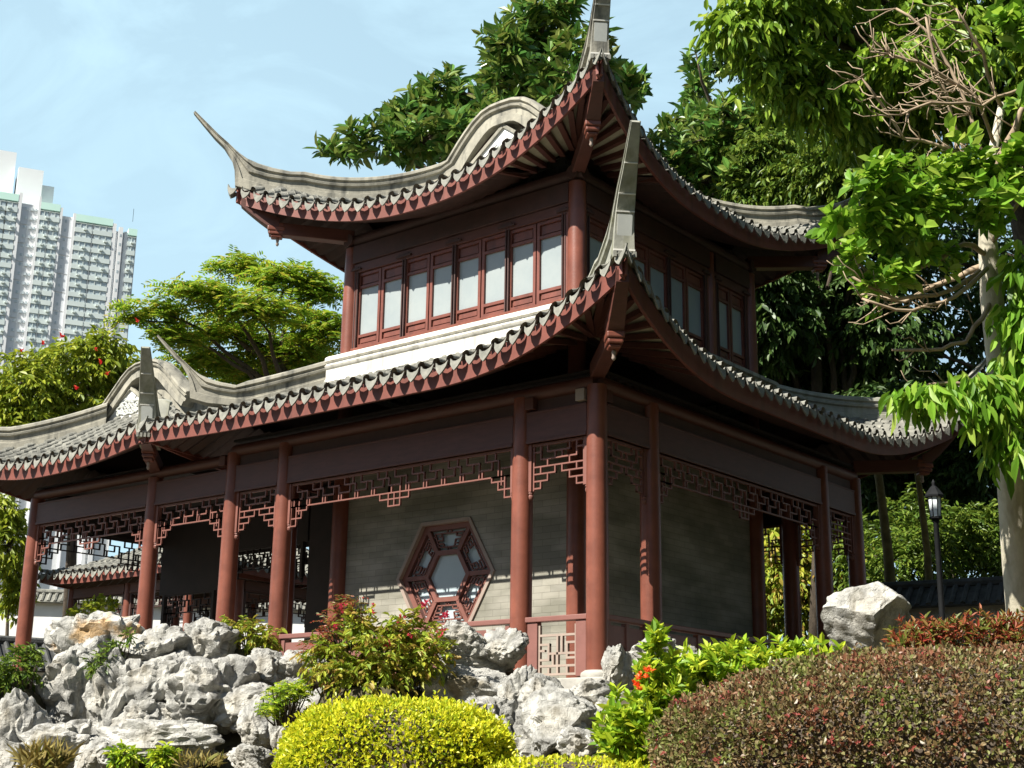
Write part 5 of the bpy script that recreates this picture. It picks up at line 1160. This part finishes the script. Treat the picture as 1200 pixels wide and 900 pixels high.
def foliage_screen():
    """unseen foliage added behind the visitor to screen the low sky in front of the pavilion"""
    P, Dd = [], []
    for k in range(16):
        cx, cy, cz, r = -30 + k * 3.9, -33 + 3 * math.sin(k * 2.1), 5.5 + 1.6 * math.sin(k * 1.3), 3.4
        u = unit(nr.normal(0, 1, (260, 3))); P.append(np.array((cx, cy, cz)) + u * (.5 + .5 * nr.rand(260, 1)) * r * (1, 1, 1.75)); Dd.append(u)
    V, F = sprays(np.concatenate(P), np.concatenate(Dd), 7, .9, .75, .34); o = npmesh('added_foliage_screen', V, F, 'lf_dark'); tag(o, kind='stuff')
foliage_screen()
# --- sunny undergrowth behind the right gallery
bl = [(1100, 640, 60, 44, 30), (1160, 640, 50, 40, 30), (1050, 660, 40, 36, 30), (1130, 610, 50, 24, 30), (1190, 670, 40, 30, 30), (1070, 615, 40, 40, 31), (1040, 690, 40, 24, 30), (1010, 650, 36, 50, 31)]
tree('garden_shrub', 'loose green shrub behind the lamp post', [ground_at(1110, 30), at(1110, 690, 30)], bl, lambda P, D: sprays(P, D, 7, .4, .17, .06, hang=.3), 'lf_mid', r0=.06, n=1300, cat='shrub')
bl = [(920, 660, 40, 60, 33), (960, 640, 30, 50, 33), (1000, 650, 30, 50, 33), (900, 690, 30, 40, 33), (985, 690, 40, 30, 33), (940, 720, 60, 30, 33), (905, 630, 26, 40, 34)]
tree('golden_shrub', 'yellow and brown shrub seen between the right gallery columns', [ground_at(950, 33), at(950, 720, 33)], bl, lambda P, D: sprays(P, D, 7, .4, .2, .08), 'lf_flow', r0=.06, n=1300, cat='shrub')
for px0, px1, y1, dp, lab, m in ((1052, 1030, 560, 28, 'slanting dark trunk left of the lamp post', 'olivebark'), (1096, 1078, 575, 27, 'slender olive trunk just left of the lamp post', 'olivebark')):
    p0 = ground_at(px0, dp); tree('slender_tree', lab, [p0, tuple(at((px0 + px1) / 2, 650, dp)), tuple(at(px1, y1, dp)), tuple(at(px1 - 12, 500, dp))], [(px1 - 14, 490, 36, 26, dp), (px1, 470, 40, 24, dp)], lambda P, D: sprays(P, D, 7, .4, .18, .08), 'lf_dark', m, r0=.12 if px0 < 1060 else .085, n=260)

# --- the pale-trunked tree close by on the right
dp = 14.0
tk = [ground_at(1204, dp, -1.2), tuple(at(1200, 760, dp)), tuple(at(1191, 660, dp)), tuple(at(1182, 540, dp)), tuple(at(1173, 440, dp)), tuple(at(1163, 350, dp)), tuple(at(1158, 290, dp)), tuple(at(1156, 220, dp)), tuple(at(1172, 120, dp))]
nt_ = thing('pale_trunk_tree', 'near tree with a smooth pale trunk, bright lobed leaves and bare pinkish twigs', 'tree', tuple(tk[0]))
mb = MB(); mb.tube([np.array(q) + nr.normal(0, .008, 3) for q in tk], [.16, .138, .132, .13, .122, .112, .095, .06, .035], 16); mb.build('trunk', 'palebark', nt_, smooth=True)
def branch(pts, r0, r1=.012, m='twig', dd=dp, name='branch', twigs=0, tl=30):
    P = [at(x, y, dd + z) for x, y, z in pts]; out = []
    for i in range(len(P) - 1):
        for t in (0, .33, .66): out.append(P[i] * (1 - t) + P[i + 1] * t + nr.normal(0, .012, 3))
    out.append(P[-1]); n = len(out); mb = MB(); mb.tube(out, [r0 + (r1 - r0) * i / (n - 1) for i in range(n)], 8)
    for k in range(twigs):
        i = rnd.randrange(2, n); q = out[i]; e = q + (RH * rnd.uniform(-1.2, .2) + UPV * rnd.uniform(-.7, .8) + FH * rnd.uniform(-.6, .6)) * tl * dd / FPX
        md = (q + e) / 2 + nr.normal(0, .03, 3); mb.tube([q, md, e, e + (e - md) * .5 + UPV * .05], [.008, .0065, .005, .0035], 5)
    mb.build(name, m, nt_, smooth=True); return out
BR = [([(1160, 300, 0), (1130, 285, -.3), (1085, 310, -.5), (1030, 330, -.6), (985, 285, -.7)], .03, 10), ([(1158, 310, 0), (1110, 330, .3), (1060, 352, .4), (1005, 345, .5)], .035, 10),
      ([(1165, 345, 0), (1150, 375, -.2), (1130, 400, -.3), (1085, 412, -.3), (1045, 410, -.2)], .03, 4), ([(1150, 320, -.1), (1100, 345, -.5), (1050, 350, -.7), (1000, 325, -.8)], .026, 14), ([(1155, 315, -.2), (1120, 350, -.6), (1070, 365, -.8), (1010, 350, -.9)], .024, 14), ([(1156, 230, 0), (1190, 150, -.3), (1215, 90, -.4)], .06, 4),
      ([(1156, 220, 0), (1120, 175, -.4), (1060, 160, -.5), (1010, 92, -.6)], .022, 34), ([(1158, 200, 0), (1125, 100, .2), (1090, 40, .3), (1050, 10, .4)], .022, 26),
      ([(1165, 170, 0), (1140, 110, -.5), (1080, 75, -.7), (1020, 60, -.8)], .02, 34), ([(1175, 130, 0), (1150, 60, -.3), (1120, 10, -.4)], .022, 14), ([(1200, 100, -.2), (1150, 125, -.6), (1090, 120, -.9), (1055, 135, -1)], .018, 28),
      ([(1156, 240, 0), (1120, 150, -.1), (1100, 90, -.2), (1085, 20, -.2)], .024, 14),
      ([(1180, 440, 0), (1140, 450, -.4), (1090, 448, -.6), (1058, 462, -.7)], .03, 4), ([(1190, 520, 0), (1215, 480, -.3), (1240, 420, -.4)], .03, 2), ([(1160, 290, 0), (1190, 240, -.5), (1210, 200, -.6)], .03, 4)]
for pts, r0, tw in BR: branch(pts, r0, twigs=tw)
def crown_part(blobs, n, make, m, name='crown', shell=.2):
    P, D, I = blob_pts(blobs, n, shell); V, F = make(P, D); return npmesh(name, V, F, m, nt_)
crown_part([(985, 258, 34, 18, 13.4), (1010, 215, 34, 26, 13.3), (1050, 205, 44, 34, 13.3), (1085, 235, 40, 34, 13.4), (1030, 262, 40, 30, 13.4), (1060, 285, 50, 30, 13.5), (1000, 300, 26, 24, 13.3), (1015, 335, 22, 18, 13.3), (1030, 355, 14, 12, 13.3), (1080, 260, 30, 30, 13.3), (1110, 300, 30, 24, 13.6), (1045, 320, 40, 14, 13.4), (970, 275, 20, 10, 13.3)], 200, lambda P, D: rosettes(P, D, 7, .165, .10, spread=1.35, up=1.1, droop=.2), 'lf_palm', 'lobed_leaf_crown')
crown_part([(1135, 205, 40, 28, 13.3), (1170, 215, 40, 40, 13.3), (1190, 180, 30, 24, 13.2), (1160, 250, 30, 22, 13.4), (1105, 195, 24, 20, 13.4), (1190, 30, 30, 26, 13.4), (1130, 155, 18, 10, 13.2), (1195, 110, 24, 14, 13.3)], 105, lambda P, D: rosettes(P, D, 7, .175, .10, spread=1.35, up=1.0, droop=.2), 'lf_palm', 'lobed_leaf_crown')
crown_part([(1065, 462, 26, 16, 13.3), (1100, 455, 34, 18, 13.3), (1140, 450, 34, 24, 13.3), (1175, 470, 30, 26, 13.3), (1190, 520, 30, 26, 13.2), (1200, 430, 40, 40, 13.4), (1150, 500, 26, 20, 13.3)], 105, lambda P, D: sprays(P, D, 8, .28, .22, .07, hang=1.3), 'lf_palm', 'lower_crown')
crown_part([(1190, 370, 20, 40, 13.5), (1205, 320, 20, 40, 13.5)], 40, lambda P, D: sprays(P, D, 7, .3, .22, .085, hang=1.2), 'lf_palm', 'lower_crown')

crown_part([(1330, 330, 120, 160, 13.5), (1420, 120, 160, 160, 14), (1300, -60, 160, 110, 14), (1500, 420, 140, 160, 15), (1290, 520, 70, 90, 14)], 900, lambda P, D: rosettes(P, D, 7, .25, .14, spread=1.35, up=1.0, droop=.2), 'lf_palm', 'added_shade_crown')  # unseen foliage added past the right edge to block sky light

# ------------------------------------------------------------------ clipped hedges and bushes near the rocks
def clipped(name, label, px, py, rx, ry, depth, rz, leafm, n, L, W, cat='hedge', inner=None, sq=2.6, bottom=.6, extra=None, patches=None):
    """clipped dome: centre pixel, half sizes in pixels, depth radius in metres"""
    c = at(px, py, depth); s_ = depth / FPX; a, h = rx * s_, ry * s_
    t = thing(name, label, cat, (c[0], c[1], c[2] - h * bottom))
    def surf(k, jit):
        u = unit(nr.normal(0, 1, (k, 3))); u = u[u[:, 2] > -.55]
        e = 2 / sq; q = np.sign(u) * np.abs(u) ** e; q = q / (np.sum(np.abs(q) ** sq, 1, keepdims=True) ** (1 / sq))
        l = np.array([1 + .05 * mnoise.noise(Vector(v * 3.1) + Vector((px, 1, 2))) + .03 * mnoise.noise(Vector(v * 8)) for v in q])[:, None]
        nrm = unit(np.sign(q) * np.abs(q) ** (sq - 1) / np.array([a, rz, h]))
        q = q * l; P = c + q[:, :1] * a * RH + q[:, 1:2] * rz * FH + q[:, 2:3] * h * UPV; Nn = nrm[:, :1] * RH + nrm[:, 1:2] * FH + nrm[:, 2:3] * UPV
        return P - Nn * nr.rand(len(P), 1) ** 1.5 * jit, Nn
    P, Nn = surf(n, .10); f = nr.rand(len(P)); ll = L * nr.uniform(.6, 1.2, len(P))
    V, F = leafgeo(P, Nn * .7 + UPV * .15 + nr.normal(0, .6, P.shape), ll, ll * W / L, droop=.1, N=Nn * .6 + nr.normal(0, .7, P.shape))
    if patches:
        pn = np.array([mnoise.noise(Vector(q * 1.7)) * .7 + .5 * mnoise.noise(Vector(q * 6.0)) for q in P]) + nr.normal(0, .16, len(P)); sel = np.where(pn > .22, 1, np.where(pn < -.26, 2, 0)); F3 = F.reshape(len(P), -1)
        for k, (nm, mm) in enumerate((('leaves', leafm), ('olive_leaves', patches[0]), ('rust_leaves', patches[1]))):
            ix = np.nonzero(sel == k)[0]; V2 = V.reshape(len(P), 6, 3)[ix].reshape(-1, 3); F2 = (np.array([[0, 3, 2, 1, 0, 5, 4, 3]]) + 6 * np.arange(len(ix))[:, None]).reshape(-1, 4); npmesh(nm, V2, F2, mm, t)
    else: npmesh('leaves', V, F, leafm, t)
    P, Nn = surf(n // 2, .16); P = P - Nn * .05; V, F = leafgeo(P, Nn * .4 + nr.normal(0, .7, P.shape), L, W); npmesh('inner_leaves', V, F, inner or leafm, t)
    bm = bmesh.new(); bmesh.ops.create_icosphere(bm, subdivisions=3, radius=1.0); vs = []
    for v in bm.verts:
        u = np.array(v.co[:]); q = np.sign(u) * np.abs(u) ** (2 / sq); q = q / (np.sum(np.abs(q) ** sq) ** (1 / sq)) * .88; vs.append(tuple(c + q[0] * a * RH + q[1] * rz * FH + q[2] * h * UPV))
    fs = [tuple(v.index for v in f_.verts) for f_ in bm.faces]; bm.free(); mb = MB(); mb.add(vs, fs); mb.build('twig_core', 'bark', t)
    P, Nn = surf(int(n / 120), .0); k_ = len(P); V, F = merge([leafgeo(P + Nn * f_ + nr.normal(0, .008, P.shape), Nn * .8 + UPV * .7 + nr.normal(0, .6, P.shape), L * 1.0, W * .85) for f_ in (.0, .02, .04, .055)]); tag(npmesh('stray_growth', V, F, leafm, t), kind='stuff')
    if extra: extra(t, surf)
    return t
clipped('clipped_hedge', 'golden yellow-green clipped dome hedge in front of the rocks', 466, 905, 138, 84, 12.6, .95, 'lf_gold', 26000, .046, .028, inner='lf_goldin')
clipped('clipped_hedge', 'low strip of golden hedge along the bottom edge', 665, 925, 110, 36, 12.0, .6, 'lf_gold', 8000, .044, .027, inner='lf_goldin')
def crimson(t, surf):
    P, Nn = surf(900, .03); P = P + Nn * .01
    V, F = rosettes(P, Nn, 4, .04, .02, up=.4); npmesh('crimson_shoots', V, F, 'lf_crimson', t)
clipped('clipped_hedge', 'broad bronze and brown clipped hedge at the bottom right', 1200, 910, 436, 146, 10.8, 1.6, 'lf_brown', 80000, .040, .027, sq=2.5, extra=crimson, patches=('lf_olive', 'lf_rust'))

def bush(name, label, blobs, n, make, leafm, stems=True, cat='shrub', flowers=None, group=None, ground=None, shell=.25):
    c0 = at(blobs[0][0], blobs[0][1] + blobs[0][3], blobs[0][4]); t = thing(name, label, cat, tuple(c0), group)
    P, D, I = blob_pts(blobs, n, shell); V, F = make(P, D); npmesh('leaves', V, F, leafm, t)
    if stems:
        mb = MB(); root = c0 - UPV * .25
        for i in nr.choice(len(P), min(40, len(P)), replace=False): q = np.array(root) + RH * ((P[i] - c0) @ RH) * .45; mb.tube([q, (q + P[i]) / 2 + nr.normal(0, .03, 3), P[i]], [.012, .009, .004], 5)
        mb.build('stems', 'bark', t)
    for fl in flowers or []:
        px, py, dep, m, L, k = fl; p = at(px, py, dep)[None]; P2 = p + nr.normal(0, L * .7, (k, 3)); V, F = rosettes(P2, np.tile((0, 0, 1.0), (k, 1)), 6, L, L * .6, up=.6, spread=1.0); npmesh('flower', V, F, m, t)
    return t
bush('leafy_bush', 'bright green leafy bush between the brown hedge and the right gallery', [(880, 785, 70, 34, 13.2), (940, 772, 50, 24, 13.2), (830, 785, 46, 30, 13.0), (985, 775, 40, 16, 13.3), (790, 800, 40, 40, 12.8), (860, 815, 70, 30, 13.0)], 520, lambda P, D: rosettes(P, D, 9, .115, .05, up=1.0, spread=1.0), 'lf_bush', flowers=[(990, 774, 13.0, 'orangeflower', .05, 5)])
bush('leafy_bush', 'upright glossy bush with two orange flowers beside the golden strip', [(770, 800, 26, 60, 12.3), (745, 850, 40, 44, 12.2), (780, 850, 36, 50, 12.2), (720, 872, 30, 26, 12.2), (800, 830, 30, 40, 12.4), (770, 750, 8, 22, 12.3)], 330, lambda P, D: rosettes(P, D, 9, .12, .052, up=1.3, spread=.9), 'lf_bush', flowers=[(756, 787, 12.0, 'orangeflower', .045, 7), (745, 803, 12.0, 'orangeflower', .045, 6)])
bush('red_shrub', 'red and green heavenly bamboo shrub beside the big boulder', [(1090, 745, 50, 26, 12.8), (1140, 742, 50, 26, 12.8), (1185, 742, 40, 28, 12.8), (1065, 750, 26, 20, 12.7), (1240, 740, 60, 30, 12.8)], 430, lambda P, D: rosettes(P, D, 8, .085, .026, up=1.0, spread=1.0), 'lf_nandina')
bush('flowering_bush', 'wild bush with pink-red blossoms in front of the hexagonal window', [(400, 770, 46, 34, 17.4), (450, 765, 46, 40, 17.2), (500, 765, 36, 36, 17.3), (430, 790, 70, 22, 17.2), (480, 740, 40, 26, 17.4), (420, 730, 20, 24, 17.4)], 620, lambda P, D: sprays(P, D, 7, .16, .11, .048, hang=.2), 'lf_flow',
     flowers=[(402, 712, 17.2, 'redflower', .04, 6), (497, 708, 17.0, 'redflower', .045, 8), (470, 725, 17.0, 'redflower', .035, 4), (520, 722, 17.0, 'redflower', .045, 7), (480, 745, 17.0, 'redflower', .035, 4), (517, 742, 17.0, 'redflower', .04, 6), (455, 755, 16.9, 'redflower', .045, 5), (395, 735, 17.1, 'redflower', .035, 4), (438, 716, 17.1, 'redflower', .035, 3)])
bush('bronze_bush', 'feathery bronze-tipped sprays left of the pink blossoms', [(412, 716, 26, 22, 17.6), (385, 735, 22, 20, 17.6), (370, 765, 20, 24, 17.5)], 120, lambda P, D: fronds(P, D, 6, .2, .06, .02), 'lf_nandina')
SM = [('small_shrub', 'yellow-green shrub between the third and fourth columns', [(290, 742, 34, 20, 20.6), (270, 735, 20, 14, 20.6), (312, 745, 18, 18, 20.6)], 150, 'lf_flow', .1),
      ('small_shrub', 'green shrub at the left edge above the grey rock', [(22, 785, 30, 26, 19.6), (5, 800, 20, 24, 19.5), (38, 765, 14, 12, 19.7)], 190, 'lf_mid', .1),
      ('small_shrub', 'little green plant in the crevice right of the stained slab', [(136, 758, 12, 10, 19.7), (118, 778, 16, 18, 19.5), (150, 745, 8, 8, 19.8)], 70, 'lf_mid', .08),
      ('small_shrub', 'low green plant at the bottom of the rockery, left of two', [(148, 886, 20, 14, 17.6)], 60, 'lf_bush', .1),
      ('small_shrub', 'low green plant at the bottom of the rockery, right of two', [(192, 886, 18, 13, 17.6)], 55, 'lf_bush', .1)]
for nm, lab, bs, n, m, L in SM: bush(nm, lab, bs, n, lambda P, D: sprays(P, D, 6, .13, L, L * .45, hang=.2), m, group='small plants on the rocks')
def tuft(label, px, py, wpx, hpx, dep, n, m):
    c = at(px, py + hpx / 2, dep); s_ = dep / FPX; P = c + RH * nr.uniform(-.5, .5, (n, 1)) * wpx * s_ + FH * nr.uniform(-.15, .15, (n, 1)) + UPV * nr.uniform(0, .4, (n, 1)) * hpx * s_
    D = UPV + nr.normal(0, .45, (n, 3)); V, F = leafgeo(P, D, hpx * s_ * nr.uniform(.5, 1.0, n), np.full(n, .011), fold=.1, droop=.3); o = npmesh('grass_tuft', V, F, m); tag(o, label, 'grass tuft', 'grass tufts among the rocks')
bush('small_shrub', 'feathery green plant draping the rock left of the golden hedge', [(335, 812, 26, 14, 17.3), (350, 806, 18, 12, 17.3), (318, 828, 14, 14, 17.2)], 150, lambda P, D: fronds(P, D, 6, .17, .06, .018), 'lf_bush', group='small plants on the rocks'); tuft('dry straw-coloured grass tuft at the bottom left', 52, 888, 50, 36, 17.6, 240, 'lf_dry'); tuft('thin dry grass in front of the hollow', 235, 890, 50, 20, 17.4, 90, 'lf_dry')
